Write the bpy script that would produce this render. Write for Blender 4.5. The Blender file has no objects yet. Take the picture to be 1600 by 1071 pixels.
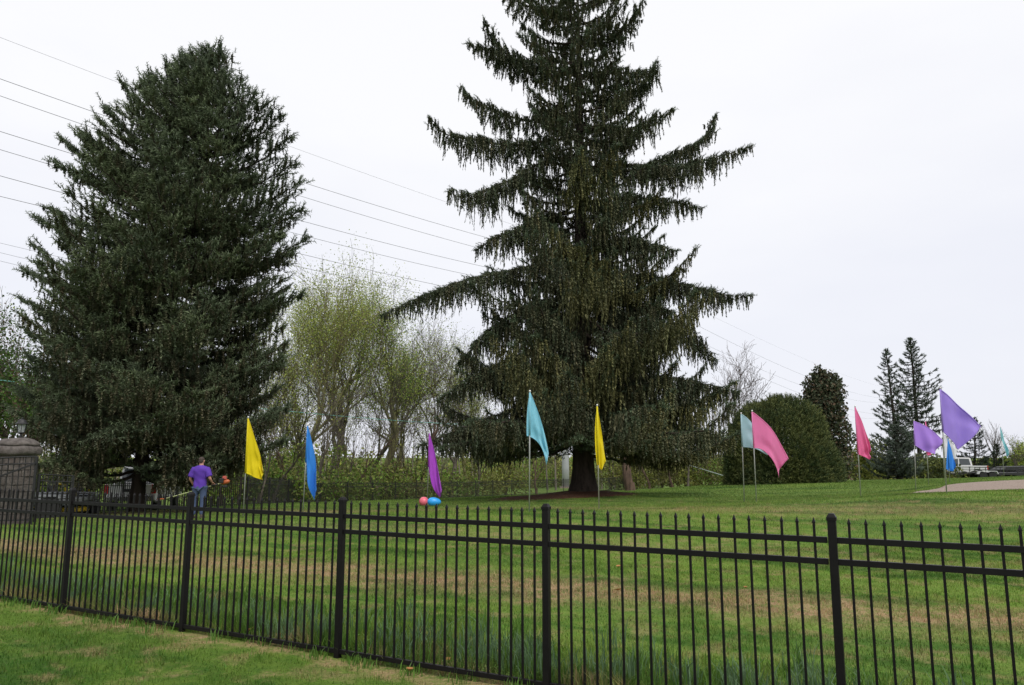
import bpy, bmesh, math, random
import numpy as np
from mathutils import Vector, Matrix
from math import radians, sin, cos, atan, pi, tau, sqrt

# ------------------------------------------------------------------ camera
FPX, HZ, CAMZ = 1150.0, 713.5, 1.57          # focal length in photo pixels, horizon row, eye height
PITCH = atan((HZ - 535.5) / FPX)
scene = bpy.context.scene
cam_d = bpy.data.cameras.new('camera')
cam = bpy.data.objects.new('camera', cam_d)
scene.collection.objects.link(cam)
cam_d.sensor_width = 36.0
cam_d.lens = 36.0 * FPX / 1600.0
cam_d.clip_start, cam_d.clip_end = 0.1, 4000
cam.location = (0, 0, CAMZ)
cam.rotation_euler = (radians(90) + PITCH, 0, 0)
scene.camera = cam

# ------------------------------------------------------------------ sky and sun (bright overcast)
SUN_EL, SUN_AZ = radians(52), radians(150)    # azimuth measured from +Y towards +X: behind the camera, to its right
world = bpy.data.worlds.new('World'); scene.world = world
world.use_nodes = True
wt = world.node_tree; wt.nodes.clear()
def wn(t, **k):
    n = wt.nodes.new(t)
    for a, b in k.items(): setattr(n, a, b)
    return n
w_out = wn('ShaderNodeOutputWorld'); w_mix = wn('ShaderNodeMixShader')
w_sky = wn('ShaderNodeTexSky', sky_type='NISHITA', sun_disc=False, sun_elevation=SUN_EL, sun_rotation=SUN_AZ)
w_bg1 = wn('ShaderNodeBackground'); w_bg1.inputs[1].default_value = 0.10
w_bg2 = wn('ShaderNodeBackground'); w_bg2.inputs[1].default_value = 1.0
w_tc = wn('ShaderNodeTexCoord'); w_sep = wn('ShaderNodeSeparateXYZ')
w_noise = wn('ShaderNodeTexNoise'); w_noise.inputs['Scale'].default_value = 2.2; w_noise.inputs['Detail'].default_value = 4
w_map = wn('ShaderNodeMapping'); w_map.inputs['Scale'].default_value = (1, 1, 3)
w_add = wn('ShaderNodeMath', operation='MULTIPLY_ADD'); w_add.inputs[1].default_value = 0.5
w_ramp = wn('ShaderNodeValToRGB')
w_ramp.color_ramp.elements[0].position = 0.16; w_ramp.color_ramp.elements[0].color = (0.535, 0.545, 0.60, 1)
w_ramp.color_ramp.elements[1].position = 0.70; w_ramp.color_ramp.elements[1].color = (0.66, 0.66, 0.675, 1)
_e = w_ramp.color_ramp.elements.new(0.42); _e.color = (0.585, 0.592, 0.635, 1)
L = wt.links.new
L(w_tc.outputs['Generated'], w_sep.inputs[0]); L(w_tc.outputs['Generated'], w_map.inputs[0])
L(w_map.outputs[0], w_noise.inputs['Vector'])
L(w_noise.outputs['Fac'], w_add.inputs[0]); L(w_sep.outputs['Z'], w_add.inputs[2])
L(w_add.outputs[0], w_ramp.inputs[0]); L(w_ramp.outputs[0], w_bg2.inputs[0])
L(w_sky.outputs[0], w_bg1.inputs[0])
w_mix.inputs[0].default_value = 0.95
L(w_bg1.outputs[0], w_mix.inputs[1]); L(w_bg2.outputs[0], w_mix.inputs[2]); L(w_mix.outputs[0], w_out.inputs[0])

sun_d = bpy.data.lights.new('sun', 'SUN'); sun_d.energy = 1.5; sun_d.angle = radians(24); sun_d.color = (1.0, 0.96, 0.9)
sun = bpy.data.objects.new('sun', sun_d); scene.collection.objects.link(sun)
_sd = Vector((sin(SUN_AZ) * cos(SUN_EL), cos(SUN_AZ) * cos(SUN_EL), sin(SUN_EL)))
sun.rotation_euler = _sd.to_track_quat('Z', 'Y').to_euler()
sun.location = _sd * 200

scene.view_settings.view_transform = 'Standard'
scene.view_settings.look = 'None'
scene.view_settings.exposure = 0.62
scene.view_settings.gamma = 1.0
scene.view_settings.use_curve_mapping = False
scene.render.engine = 'CYCLES'
scene.cycles.max_bounces = 5
scene.cycles.diffuse_bounces = 3
scene.cycles.glossy_bounces = 2
scene.cycles.transmission_bounces = 4
scene.cycles.transparent_max_bounces = 6

C = scene.collection
rng = np.random.default_rng(7)

# ------------------------------------------------------------------ small helpers
def ray(px, py):
    v = (535.5 - py) / FPX
    return np.array([(px - 800) / FPX, cos(PITCH) - v * sin(PITCH), sin(PITCH) + v * cos(PITCH)])
def at(px, py, Y):
    d = ray(px, py)
    return np.array([0, 0, CAMZ]) + d * (Y / d[1])
def sm(a, b, x):
    t = np.clip((x - a) / (b - a), 0, 1); return t * t * (3 - 2 * t)

def tag(o, label=None, cat=None, group=None, kind=None):
    if label: o['label'] = label
    if cat: o['category'] = cat
    if group: o['group'] = group
    if kind: o['kind'] = kind
    return o
def empty(name, loc=(0, 0, 0), rz=0.0):
    o = bpy.data.objects.new(name, None); C.objects.link(o)
    o.location = loc; o.rotation_euler = (0, 0, rz); o.empty_display_size = 0.2
    return o
def link_mesh(name, me, parent=None):
    o = bpy.data.objects.new(name, me); C.objects.link(o)
    if parent is not None: o.parent = parent
    return o
def copy_tree(o, parent=None):
    c = o.copy(); C.objects.link(c)
    if parent is not None: c.parent = parent
    for ch in list(o.children): copy_tree(ch, c)
    return c

# ------------------------------------------------------------------ materials
def new_mat(name):
    m = bpy.data.materials.new(name); m.use_nodes = True
    nt = m.node_tree; b = nt.nodes['Principled BSDF']
    return m, nt, b
def N(nt, t, **k):
    n = nt.nodes.new(t)
    for a, b in k.items(): setattr(n, a, b)
    return n
def mth(nt, op, a, b=None, c=None, clamp=False):
    n = N(nt, 'ShaderNodeMath', operation=op, use_clamp=clamp)
    for i, x in enumerate((a, b, c)):
        if x is None: continue
        if isinstance(x, (int, float)): n.inputs[i].default_value = x
        else: nt.links.new(x, n.inputs[i])
    return n.outputs[0]
def mixc(nt, f, a, b, mode='MIX'):
    n = N(nt, 'ShaderNodeMix', data_type='RGBA', blend_type=mode)
    for s, x in ((n.inputs[0], f), (n.inputs[6], a), (n.inputs[7], b)):
        if isinstance(x, (int, float)): s.default_value = x
        elif isinstance(x, tuple): s.default_value = (*x[:3], 1)
        else: nt.links.new(x, s)
    return n.outputs[2]
def noise(nt, vec, scale, detail=3, rough=0.55):
    n = N(nt, 'ShaderNodeTexNoise'); n.inputs['Scale'].default_value = scale
    n.inputs['Detail'].default_value = detail; n.inputs['Roughness'].default_value = rough
    if vec is not None: nt.links.new(vec, n.inputs['Vector'])
    return n.outputs['Fac']
def remap(nt, x, a, b, c=0.0, d=1.0):
    n = N(nt, 'ShaderNodeMapRange', interpolation_type='SMOOTHSTEP')
    nt.links.new(x, n.inputs[0])
    for i, v in enumerate((a, b, c, d)): n.inputs[1 + i].default_value = v
    return n.outputs[0]

def simple(name, col, rough=0.5, metal=0.0, vary=0.12, scale=6.0, bump=0.0, coat=0.0, spec=None):
    m, nt, b = new_mat(name)
    tc = N(nt, 'ShaderNodeTexCoord')
    f = noise(nt, tc.outputs['Object'], scale, 4)
    dark = tuple(c * (1 - vary) for c in col); lite = tuple(min(1, c * (1 + vary)) for c in col)
    nt.links.new(mixc(nt, f, dark, lite), b.inputs['Base Color'])
    b.inputs['Roughness'].default_value = rough; b.inputs['Metallic'].default_value = metal
    if coat: b.inputs['Coat Weight'].default_value = coat
    if spec is not None: b.inputs['Specular IOR Level'].default_value = spec
    if bump:
        bp = N(nt, 'ShaderNodeBump'); bp.inputs['Strength'].default_value = bump; bp.inputs['Distance'].default_value = 0.02
        nt.links.new(noise(nt, tc.outputs['Object'], scale * 4, 5), bp.inputs['Height']); nt.links.new(bp.outputs[0], b.inputs['Normal'])
    return m

def foliage_mat(name, rough=0.7, transl=0.15):
    m, nt, b = new_mat(name)
    a = N(nt, 'ShaderNodeAttribute', attribute_name='tint')
    nt.links.new(a.outputs['Color'], b.inputs['Base Color'])
    b.inputs['Roughness'].default_value = rough; b.inputs['Specular IOR Level'].default_value = 0.25
    if transl:
        t = N(nt, 'ShaderNodeBsdfTranslucent'); nt.links.new(a.outputs['Color'], t.inputs['Color'])
        mx = N(nt, 'ShaderNodeMixShader'); mx.inputs[0].default_value = transl
        nt.links.new(b.outputs[0], mx.inputs[1]); nt.links.new(t.outputs[0], mx.inputs[2])
        nt.links.new(mx.outputs[0], nt.nodes['Material Output'].inputs[0])
    return m

def bark_mat(name, c1, c2, scale=5.0):
    m, nt, b = new_mat(name)
    tc = N(nt, 'ShaderNodeTexCoord'); mp = N(nt, 'ShaderNodeMapping'); mp.inputs['Scale'].default_value = (1, 1, 0.25)
    nt.links.new(tc.outputs['Object'], mp.inputs[0])
    f = noise(nt, mp.outputs[0], scale, 6, 0.7)
    nt.links.new(mixc(nt, remap(nt, f, 0.3, 0.7), c1, c2), b.inputs['Base Color'])
    b.inputs['Roughness'].default_value = 0.9; b.inputs['Specular IOR Level'].default_value = 0.2
    bp = N(nt, 'ShaderNodeBump'); bp.inputs['Strength'].default_value = 0.8; bp.inputs['Distance'].default_value = 0.05
    nt.links.new(f, bp.inputs['Height']); nt.links.new(bp.outputs[0], b.inputs['Normal'])
    return m

# fence geometry used by both the terrain colours and the fence itself
FP0 = np.array([0.235, 5.24]); FANG = radians(61.6)
FDIR = np.array([-sin(FANG), cos(FANG)]); FNRM = np.array([cos(FANG), sin(FANG)])     # along the fence to the left, and away from the camera
PANEL = 1.83

def lawn_colour(nt):
    """colour of the turf from the position on the ground: green turf, dry tan bands and patches"""
    geo = N(nt, 'ShaderNodeNewGeometry'); pos = geo.outputs['Position']
    sep = N(nt, 'ShaderNodeSeparateXYZ'); nt.links.new(pos, sep.inputs[0])
    X, Y = sep.outputs[0], sep.outputs[1]
    flat = N(nt, 'ShaderNodeCombineXYZ'); nt.links.new(X, flat.inputs[0]); nt.links.new(Y, flat.inputs[1])
    fp = flat.outputs[0]
    dx = mth(nt, 'MULTIPLY', mth(nt, 'SUBTRACT', X, float(FP0[0])), float(FNRM[0]))
    d = mth(nt, 'MULTIPLY_ADD', mth(nt, 'SUBTRACT', Y, float(FP0[1])), float(FNRM[1]), dx)
    sx = mth(nt, 'MULTIPLY', mth(nt, 'SUBTRACT', X, float(FP0[0])), float(FDIR[0]))
    s = mth(nt, 'MULTIPLY_ADD', mth(nt, 'SUBTRACT', Y, float(FP0[1])), float(FDIR[1]), sx)
    n1 = noise(nt, fp, 0.16, 3); n2 = noise(nt, fp, 0.9, 4, 0.6); n3 = noise(nt, fp, 5.0, 4, 0.7); n4 = noise(nt, fp, 28.0, 2, 0.7)
    g = mixc(nt, remap(nt, n2, 0.3, 0.7), (0.050, 0.135, 0.012), (0.105, 0.205, 0.020))
    g = mixc(nt, remap(nt, n3, 0.35, 0.7), g, (0.165, 0.205, 0.040))
    g = mixc(nt, remap(nt, n1, 0.40, 0.62, 0.0, 0.5), g, (0.055, 0.130, 0.028))
    g = mixc(nt, remap(nt, Y, 20.0, 27.0), g, mixc(nt, noise(nt, fp, 1.3, 5, .7), (0.062, 0.135, 0.024), (0.165, 0.220, 0.052)))
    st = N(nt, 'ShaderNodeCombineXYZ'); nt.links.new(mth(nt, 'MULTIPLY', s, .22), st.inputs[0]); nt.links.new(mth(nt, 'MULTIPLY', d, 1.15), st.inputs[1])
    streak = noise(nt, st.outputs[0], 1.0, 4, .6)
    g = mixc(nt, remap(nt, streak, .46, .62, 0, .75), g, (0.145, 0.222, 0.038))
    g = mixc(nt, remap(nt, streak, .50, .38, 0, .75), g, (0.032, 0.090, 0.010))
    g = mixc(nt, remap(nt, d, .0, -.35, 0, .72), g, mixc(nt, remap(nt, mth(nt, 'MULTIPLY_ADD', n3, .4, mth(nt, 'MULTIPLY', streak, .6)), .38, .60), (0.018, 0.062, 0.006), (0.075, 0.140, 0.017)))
    # dry bands that run along the fence
    wob = mth(nt, 'MULTIPLY_ADD', n2, 1.6, -0.8)
    def band(c, w, amt, off=None):
        x = mth(nt, 'ADD', mth(nt, 'SUBTRACT', d, c), wob)
        if off is not None: x = mth(nt, 'ADD', x, off)
        x = mth(nt, 'ABSOLUTE', x)
        return remap(nt, x, 0.0, w, amt, 0.0)
    shift = mth(nt, 'MULTIPLY', s, 0.09)      # the band bears away from the fence on its right hand end
    b1 = band(4.0, 1.3, 1.0, shift)
    b2 = band(15.2, 2.6, 0.5)
    b3 = band(-0.05, 0.24, 0.8)
    b4 = band(8.0, 1.0, 0.28)
    n5 = noise(nt, fp, 2.0, 5, 0.65)
    patch = remap(nt, n5, 0.51, 0.65, 0.0, 0.52)
    patch = mth(nt, 'MULTIPLY', patch, remap(nt, n4, 0.3, 0.65, 0.35, 1.0))
    dry = mth(nt, 'MAXIMUM', mth(nt, 'MAXIMUM', b1, b2), mth(nt, 'MAXIMUM', b3, b4))
    br = remap(nt, mth(nt, 'MULTIPLY_ADD', n3, 0.55, mth(nt, 'MULTIPLY', n4, 0.45)), 0.36, 0.60, 0.10, 1.0)
    dry = mth(nt, 'MULTIPLY', dry, br)
    near = remap(nt, Y, 26.0, 34.0, 1.0, 0.25)
    dry = mth(nt, 'ADD', dry, patch); dry = mth(nt, 'MULTIPLY', dry, near, clamp=True)
    tan_ = mixc(nt, n4, (0.25, 0.155, 0.085), (0.40, 0.28, 0.165))
    return mixc(nt, 1.0, mixc(nt, dry, g, tan_), (1.16, 1.16, 1.16), 'MULTIPLY'), n4, fp

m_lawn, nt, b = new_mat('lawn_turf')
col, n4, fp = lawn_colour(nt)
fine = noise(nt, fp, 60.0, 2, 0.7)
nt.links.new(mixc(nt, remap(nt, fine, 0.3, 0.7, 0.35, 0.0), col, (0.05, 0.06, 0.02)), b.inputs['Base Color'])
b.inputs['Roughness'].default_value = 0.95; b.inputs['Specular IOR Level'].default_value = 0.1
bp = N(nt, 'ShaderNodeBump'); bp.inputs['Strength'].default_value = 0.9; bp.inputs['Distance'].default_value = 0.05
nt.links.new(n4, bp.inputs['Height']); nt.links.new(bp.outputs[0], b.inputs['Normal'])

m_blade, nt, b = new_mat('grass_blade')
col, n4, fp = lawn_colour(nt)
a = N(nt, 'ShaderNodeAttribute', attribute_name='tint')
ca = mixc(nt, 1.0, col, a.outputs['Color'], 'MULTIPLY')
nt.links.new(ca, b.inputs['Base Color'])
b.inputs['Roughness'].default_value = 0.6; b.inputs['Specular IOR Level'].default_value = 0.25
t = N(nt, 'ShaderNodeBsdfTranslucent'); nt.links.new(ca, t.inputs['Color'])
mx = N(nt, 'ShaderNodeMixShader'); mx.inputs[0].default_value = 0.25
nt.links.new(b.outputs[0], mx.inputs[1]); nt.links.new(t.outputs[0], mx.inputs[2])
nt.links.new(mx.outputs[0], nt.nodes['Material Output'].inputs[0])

m_spruce = foliage_mat('spruce_needles', 0.65, 0.12)
m_leaf = foliage_mat('leaves', 0.6, 0.35)
m_tuft = foliage_mat('grass_tuft', 0.5, 0.3)
m_bark_spruce = bark_mat('spruce_bark', (0.018, 0.014, 0.011), (0.06, 0.046, 0.036))
m_bark_grey = bark_mat('grey_bark', (0.045, 0.038, 0.030), (0.15, 0.13, 0.105), 4)
m_bark_olive = bark_mat('mossy_bark', (0.07, 0.065, 0.035), (0.19, 0.18, 0.085), 4)
m_bark_red = bark_mat('red_brown_bark', (0.045, 0.032, 0.024), (0.15, 0.10, 0.075), 3)
m_twig = simple('twigs', (0.13, 0.11, 0.095), 0.9, vary=0.3)
m_fence = simple('black_powder_coat', (0.0075, 0.0065, 0.007), 0.45, vary=0.4, scale=9, bump=0.05, spec=0.2)
m_pole = simple('galvanised_tube', (0.42, 0.42, 0.41), 0.45, 0.55, vary=0.15, scale=3)
m_white_plastic = simple('white_plastic', (0.75, 0.75, 0.73), 0.5)
m_mulch = None

# ------------------------------------------------------------------ mesh soup for foliage (numpy triangles)
class Soup:
    def __init__(s): s.v = []; s.f = []; s.c = []; s.m = []; s.n = 0
    def add(s, v, f, c, mi=0):
        v = np.asarray(v, np.float32).reshape(-1, 3); f = np.asarray(f, np.int32).reshape(-1, 3)
        c = np.asarray(c, np.float32)
        if c.ndim == 1: c = np.tile(c, (len(v), 1))
        s.v.append(v); s.f.append(f + s.n); s.c.append(c); s.m.append(np.full(len(f), mi, np.int32)); s.n += len(v)
    def inst(s, proto, R, T, col, mi=0, jit=None):
        """proto=(verts,faces,shade) copied by k matrices R (k,3,3) and offsets T (k,3), colour per copy"""
        pv, pf, ps = proto
        R = np.asarray(R, np.float32); T = np.asarray(T, np.float32); k = len(T)
        if k == 0: return
        V = np.einsum('kij,nj->kni', R, pv) + T[:, None, :]
        F = (pf[None] + (np.arange(k) * len(pv))[:, None, None]).reshape(-1, 3)
        col = np.asarray(col, np.float32)
        Cc = col[:, None, :] * ps[None, :, None]
        s.add(V.reshape(-1, 3), F, Cc.reshape(-1, 3), mi)
    def tube(s, pts, rad, sides, col, mi=0):
        pts = np.asarray(pts, float); n = len(pts); rad = np.broadcast_to(np.asarray(rad, float), (n,))
        t = np.gradient(pts, axis=0); t /= np.linalg.norm(t, axis=1)[:, None] + 1e-9
        ref = np.where(np.abs(t[:, 2:3]) > 0.9, np.array([[1., 0, 0]]), np.array([[0, 0, 1.]]))
        a = np.cross(t, ref); a /= np.linalg.norm(a, axis=1)[:, None] + 1e-9
        for i in range(1, n):
            if np.dot(a[i], a[i - 1]) < 0: a[i] = -a[i]
        bb = np.cross(t, a)
        ang = np.arange(sides) * tau / sides
        V = pts[:, None, :] + rad[:, None, None] * (np.cos(ang)[None, :, None] * a[:, None, :] + np.sin(ang)[None, :, None] * bb[:, None, :])
        i = np.arange(n - 1)[:, None] * sides; j = np.arange(sides)[None]; j2 = (j + 1) % sides
        A, B, Cq, D = i + j, i + j2, i + sides + j2, i + sides + j
        F = np.concatenate([np.stack([A, B, Cq], -1).reshape(-1, 3), np.stack([A, Cq, D], -1).reshape(-1, 3)])
        s.add(V.reshape(-1, 3), F, col, mi)
    def build(s, name, mats, parent=None, smooth=False):
        v = np.concatenate(s.v); f = np.concatenate(s.f); c = np.concatenate(s.c); mi = np.concatenate(s.m)
        if parent is not None: v = v - np.array(parent.location, np.float32)
        me = bpy.data.meshes.new(name)
        me.vertices.add(len(v)); me.vertices.foreach_set('co', v.astype(np.float32).ravel())
        me.loops.add(len(f) * 3); me.loops.foreach_set('vertex_index', f.astype(np.int32).ravel())
        me.polygons.add(len(f)); me.polygons.foreach_set('loop_start', np.arange(len(f), dtype=np.int32) * 3)
        me.polygons.foreach_set('material_index', mi)
        if smooth: me.polygons.foreach_set('use_smooth', np.ones(len(f), bool))
        at_ = me.attributes.new('tint', 'FLOAT_COLOR', 'POINT')
        at_.data.foreach_set('color', np.concatenate([c, np.ones((len(c), 1), np.float32)], 1).astype(np.float32).ravel())
        for m in (mats if isinstance(mats, (list, tuple)) else [mats]): me.materials.append(m)
        me.update()
        return link_mesh(name, me, parent)

# ------------------------------------------------------------------ hard surface builder
class MB:
    def __init__(s): s.bm = bmesh.new()
    def poly(s, pts, thick_vec):
        """extrude a planar polygon by a vector"""
        bm = s.bm
        a = [bm.verts.new(p) for p in pts]; t = Vector(thick_vec)
        b_ = [bm.verts.new(Vector(p) + t) for p in pts]
        n = len(a)
        bm.faces.new(a[::-1]); bm.faces.new(b_)
        for i in range(n): bm.faces.new((a[i], a[(i + 1) % n], b_[(i + 1) % n], b_[i]))
        return s
    def box(s, c, size, rz=0.0, top=None, M=None):
        x, y, z = size[0] / 2, size[1] / 2, size[2] / 2
        k = top or (1, 1)
        pts = [(-x, -y, -z), (x, -y, -z), (x, y, -z), (-x, y, -z), (-x * k[0], -y * k[1], z), (x * k[0], -y * k[1], z), (x * k[0], y * k[1], z), (-x * k[0], y * k[1], z)]
        Rm = Matrix.Rotation(rz, 4, 'Z') if M is None else M
        vs = [s.bm.verts.new(Rm @ Vector(p) + Vector(c)) for p in pts]
        for f in ((0, 3, 2, 1), (4, 5, 6, 7), (0, 1, 5, 4), (1, 2, 6, 5), (2, 3, 7, 6), (3, 0, 4, 7)): s.bm.faces.new([vs[i] for i in f])
        return s
    def bar(s, a, b_, w, h=None):
        a, b_ = Vector(a), Vector(b_); d = b_ - a; q = d.to_track_quat('Z', 'Y').to_matrix().to_4x4()
        return s.box((a + b_) / 2, (w, h or w, d.length), M=q)
    def lathe(s, prof, segs=20, c=(0, 0, 0), axis=None):
        q = Matrix.Identity(4) if axis is None else Vector(axis).to_track_quat('Z', 'Y').to_matrix().to_4x4()
        rings = []
        for r, z in prof:
            if r < 1e-5: rings.append([s.bm.verts.new(q @ Vector((0, 0, z)) + Vector(c))])
            else: rings.append([s.bm.verts.new(q @ Vector((r * cos(tau * i / segs), r * sin(tau * i / segs), z)) + Vector(c)) for i in range(segs)])
        for A, B in zip(rings, rings[1:]):
            for i in range(segs):
                j = (i + 1) % segs
                if len(A) == 1 and len(B) == 1: continue
                if len(A) == 1: s.bm.faces.new((A[0], B[i], B[j]))
                elif len(B) == 1: s.bm.faces.new((A[i], A[j], B[0]))
                else: s.bm.faces.new((A[i], A[j], B[j], B[i]))
        if len(rings[0]) > 1: s.bm.faces.new(rings[0][::-1])
        if len(rings[-1]) > 1: s.bm.faces.new(rings[-1])
        return s
    def tube(s, pts, r, segs=8):
        pts = [Vector(p) for p in pts]; n = len(pts); rings = []
        rs = r if isinstance(r, (list, tuple)) else [r] * n
        for i, p in enumerate(pts):
            d = (pts[min(i + 1, n - 1)] - pts[max(i - 1, 0)]).normalized()
            q = d.to_track_quat('Z', 'Y')
            rings.append([s.bm.verts.new(p + q @ Vector((rs[i] * cos(tau * k / segs), rs[i] * sin(tau * k / segs), 0))) for k in range(segs)])
        for A, B in zip(rings, rings[1:]):
            for k in range(segs): s.bm.faces.new((A[k], A[(k + 1) % segs], B[(k + 1) % segs], B[k]))
        s.bm.faces.new(rings[0][::-1]); s.bm.faces.new(rings[-1])
        return s
    def build(s, name, m, parent=None, bevel=0.0, smooth=False, segs=2):
        bm = s.bm
        bmesh.ops.recalc_face_normals(bm, faces=bm.faces[:])
        if bevel:
            es = [e for e in bm.edges if len(e.link_faces) == 2 and e.calc_face_angle(0) > 0.5]
            bmesh.ops.bevel(bm, geom=es, offset=bevel, segments=segs, affect='EDGES', profile=0.6, clamp_overlap=True)
        me = bpy.data.meshes.new(name); bm.to_mesh(me); bm.free()
        if smooth:
            me.polygons.foreach_set('use_smooth', np.ones(len(me.polygons), bool))
            me.update()
        me.materials.append(m)
        return link_mesh(name, me, parent)

# ------------------------------------------------------------------ flags: where they stand (photo pixels of pole top and foot)
POLE_H = 3.0
FLAGS = [
 # colour, pole top, pole foot, corners A(hoist top) B(hoist foot) C(fly foot) D(fly top), edge middles, depth or None, label
 dict(c='yellow', top=(388, 651), foot=(380, 808), q=((388, 653), (385, 741), (406, 751), (408, 737)), tm=(399.5, 693), bm=(395, 745.5), label='yellow flag on a pole between the man in purple and the narrow blue flag'),
 dict(c='blue', top=(481, 663), foot=(473, 806), q=((481, 664), (479, 724), (490, 783), (495.5, 766)), tm=(491, 712), bm=(481.5, 758), label='narrow bright blue flag hanging limp, left of the pink ball'),
 dict(c='violet', top=(671, 675), foot=(667.5, 789), q=((671, 676), (670, 731), (688, 777), (691, 767)), tm=(681, 716), bm=(677, 763), label='magenta purple flag on the pole just behind the pink ball'),
 dict(c='sky', top=(828, 610), foot=(827, 800), q=((828, 612), (823, 682), (854, 727), (858, 708)), tm=(845, 657), bm=(843, 695), hm=(823.5, 645), label='tall light blue flag in front of the big spruce, left of its trunk'),
 dict(c='yellow', top=(933, 632), foot=(936, 797), q=((933, 635), (933, 728), (941, 735), (947.5, 721)), tm=(941, 677), bm=(937, 732), hm=(929.5, 680), label='thin yellow flag in front of the big spruce trunk'),
 dict(c='pale', top=(1158, 645), foot=(1163, 786), q=((1158, 647), (1160, 699), (1199, 712), (1202, 700)), tm=(1178, 665), bm=(1182, 703), label='pale aqua flag partly hidden behind the large pink flag'),
 dict(c='pink', top=(1175, 641), foot=(1182, 786), q=((1175, 643), (1178, 701), (1221, 748), (1236, 717)), tm=(1209, 674), fm=(1224, 733), bm=(1201, 711), label='large pink flag in front of the round evergreen shrub'),
 dict(c='hotpink', top=(1336, 634), foot=(1345, 777), q=((1336, 635), (1341, 711), (1362, 719), (1362.5, 702)), tm=(1351.5, 667), bm=(1352, 714), label='deep pink flag hanging close to its pole beside the dark bronze tree'),
 dict(c='lilac', top=(1428, 656), foot=(1431, 769), q=((1428, 658), (1430, 697), (1463, 711), (1478, 689)), tm=(1452, 669), bm=(1447, 705), label='smaller lilac flag flying out to the right, left of the biggest purple flag'),
 dict(c='hotpink', top=(1446, 657), foot=(1451, 758), q=((1446, 659), (1447.5, 711), (1457, 711), (1457, 690)), tm=(1453, 675), bm=(1452, 712), label='pink flag mostly hidden behind the smaller lilac flag'),
 dict(c='purple', top=(1469, 605), foot=(1479, 772), q=((1469, 608), (1474, 676), (1500, 703), (1533, 667)), tm=(1501, 635), bm=(1487, 690), label='biggest purple flag flying out to the right in front of the pickup and sky'),
 dict(c='blue', top=(1481, 684), foot=(1484, 755), q=((1481, 686), (1478, 733), (1491, 737), (1493, 729)), tm=(1489, 707), bm=(1484, 736), depth=42, label='bright blue flag under the biggest purple flag, in front of the silver pickup'),
 dict(c='white', top=(1473, 676), foot=(1475.5, 753), q=((1473, 677), (1474.5, 712), (1490, 719), (1496, 703)), tm=(1486, 690), bm=(1481, 716), depth=47, label='white flag half hidden behind the blue and purple flags near the pickup'),
 dict(c='teal', top=(1563, 667), foot=(1569, 746), q=((1563, 668), (1566, 690), (1576, 716), (1577, 706)), tm=(1570.5, 688), bm=(1571, 705), label='far aqua flag hanging limp above the trailer at the right edge'),
]
for f in FLAGS:
    # every pole is about 3 m tall: its height in the picture gives its distance
    f['Y'] = f.get('depth') or FPX * POLE_H / (f['foot'][1] - f['top'][1])

# ------------------------------------------------------------------ terrain
cps = []
def cp(px, py, Y):
    p = at(px, py, Y); cps.append((p[0], p[1], p[2]))
for f in FLAGS: cp(*f['foot'], f['Y'])
SP2 = at(912, 775, 33.0); SP1 = at(212, 800, 26.5)
MAN = at(309, 812, 21.5); PILLAR = at(22, 817, 18.2)
for a_ in ((912, 775, 33), (212, 800, 26.5), (309, 812, 21.5), (22, 817, 18.2), (225, 800, 30.5), (385, 790, 35.5), (500, 787, 46), (650, 782, 55),
           (770, 776, 64), (890, 770.5, 72), (1230, 753, 45), (1295, 752.5, 50), (1400, 749, 55), (1500, 748, 68), (1590, 746.5, 60), (985, 768, 46),
           (1600, 766, 22), (1600, 752, 33), (1480, 757, 30), (1120, 759, 48), (1120, 775, 33)): cp(*a_)
for n in range(-4, 8):
    p = FP0 + FDIR * n * PANEL; cps.append((p[0], p[1], 0.0))
for x in (-12, -6, 0, 6, 14): cps.append((x, -2.0, 0.0)); cps.append((x, 2.5, 0.0))
for x, y, z in ((2, 12, -.03), (6, 12, 0.02), (10, 12.5, .1), (-3, 12, -.04), (-7, 14, -.04), (-30, 15, -.1), (-45, 30, -.9), (-14, 24, -.35), (30, 20, .75), (60, 30, .7), (60, 70, -.1),
                (100, 60, 0), (-60, 60, -2.2), (-30, 110, -3), (0, 110, -3), (40, 110, -2.4), (90, 110, -1.6), (-100, 20, -.6), (100, 10, .4), (-100, 110, -3), (30, 5, .2), (-30, -5, 0), (40, -5, .1)):
    cps.append((x, y, z))
cps = np.array(cps)
_S = 30.0
def tps(r2): return np.where(r2 > 1e-12, 0.5 * r2 * np.log(np.maximum(r2, 1e-12)), 0.0)
_P = cps[:, :2] / _S
_K = tps(((_P[:, None] - _P[None]) ** 2).sum(-1)) + np.eye(len(_P)) * 2e-3
_A = np.zeros((len(_P) + 3,) * 2); _A[:len(_P), :len(_P)] = _K
_A[:len(_P), len(_P)] = 1; _A[:len(_P), len(_P) + 1:] = _P; _A[len(_P), :len(_P)] = 1; _A[len(_P) + 1:, :len(_P)] = _P.T
_w = np.linalg.solve(_A, np.concatenate([cps[:, 2], np.zeros(3)]))
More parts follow.
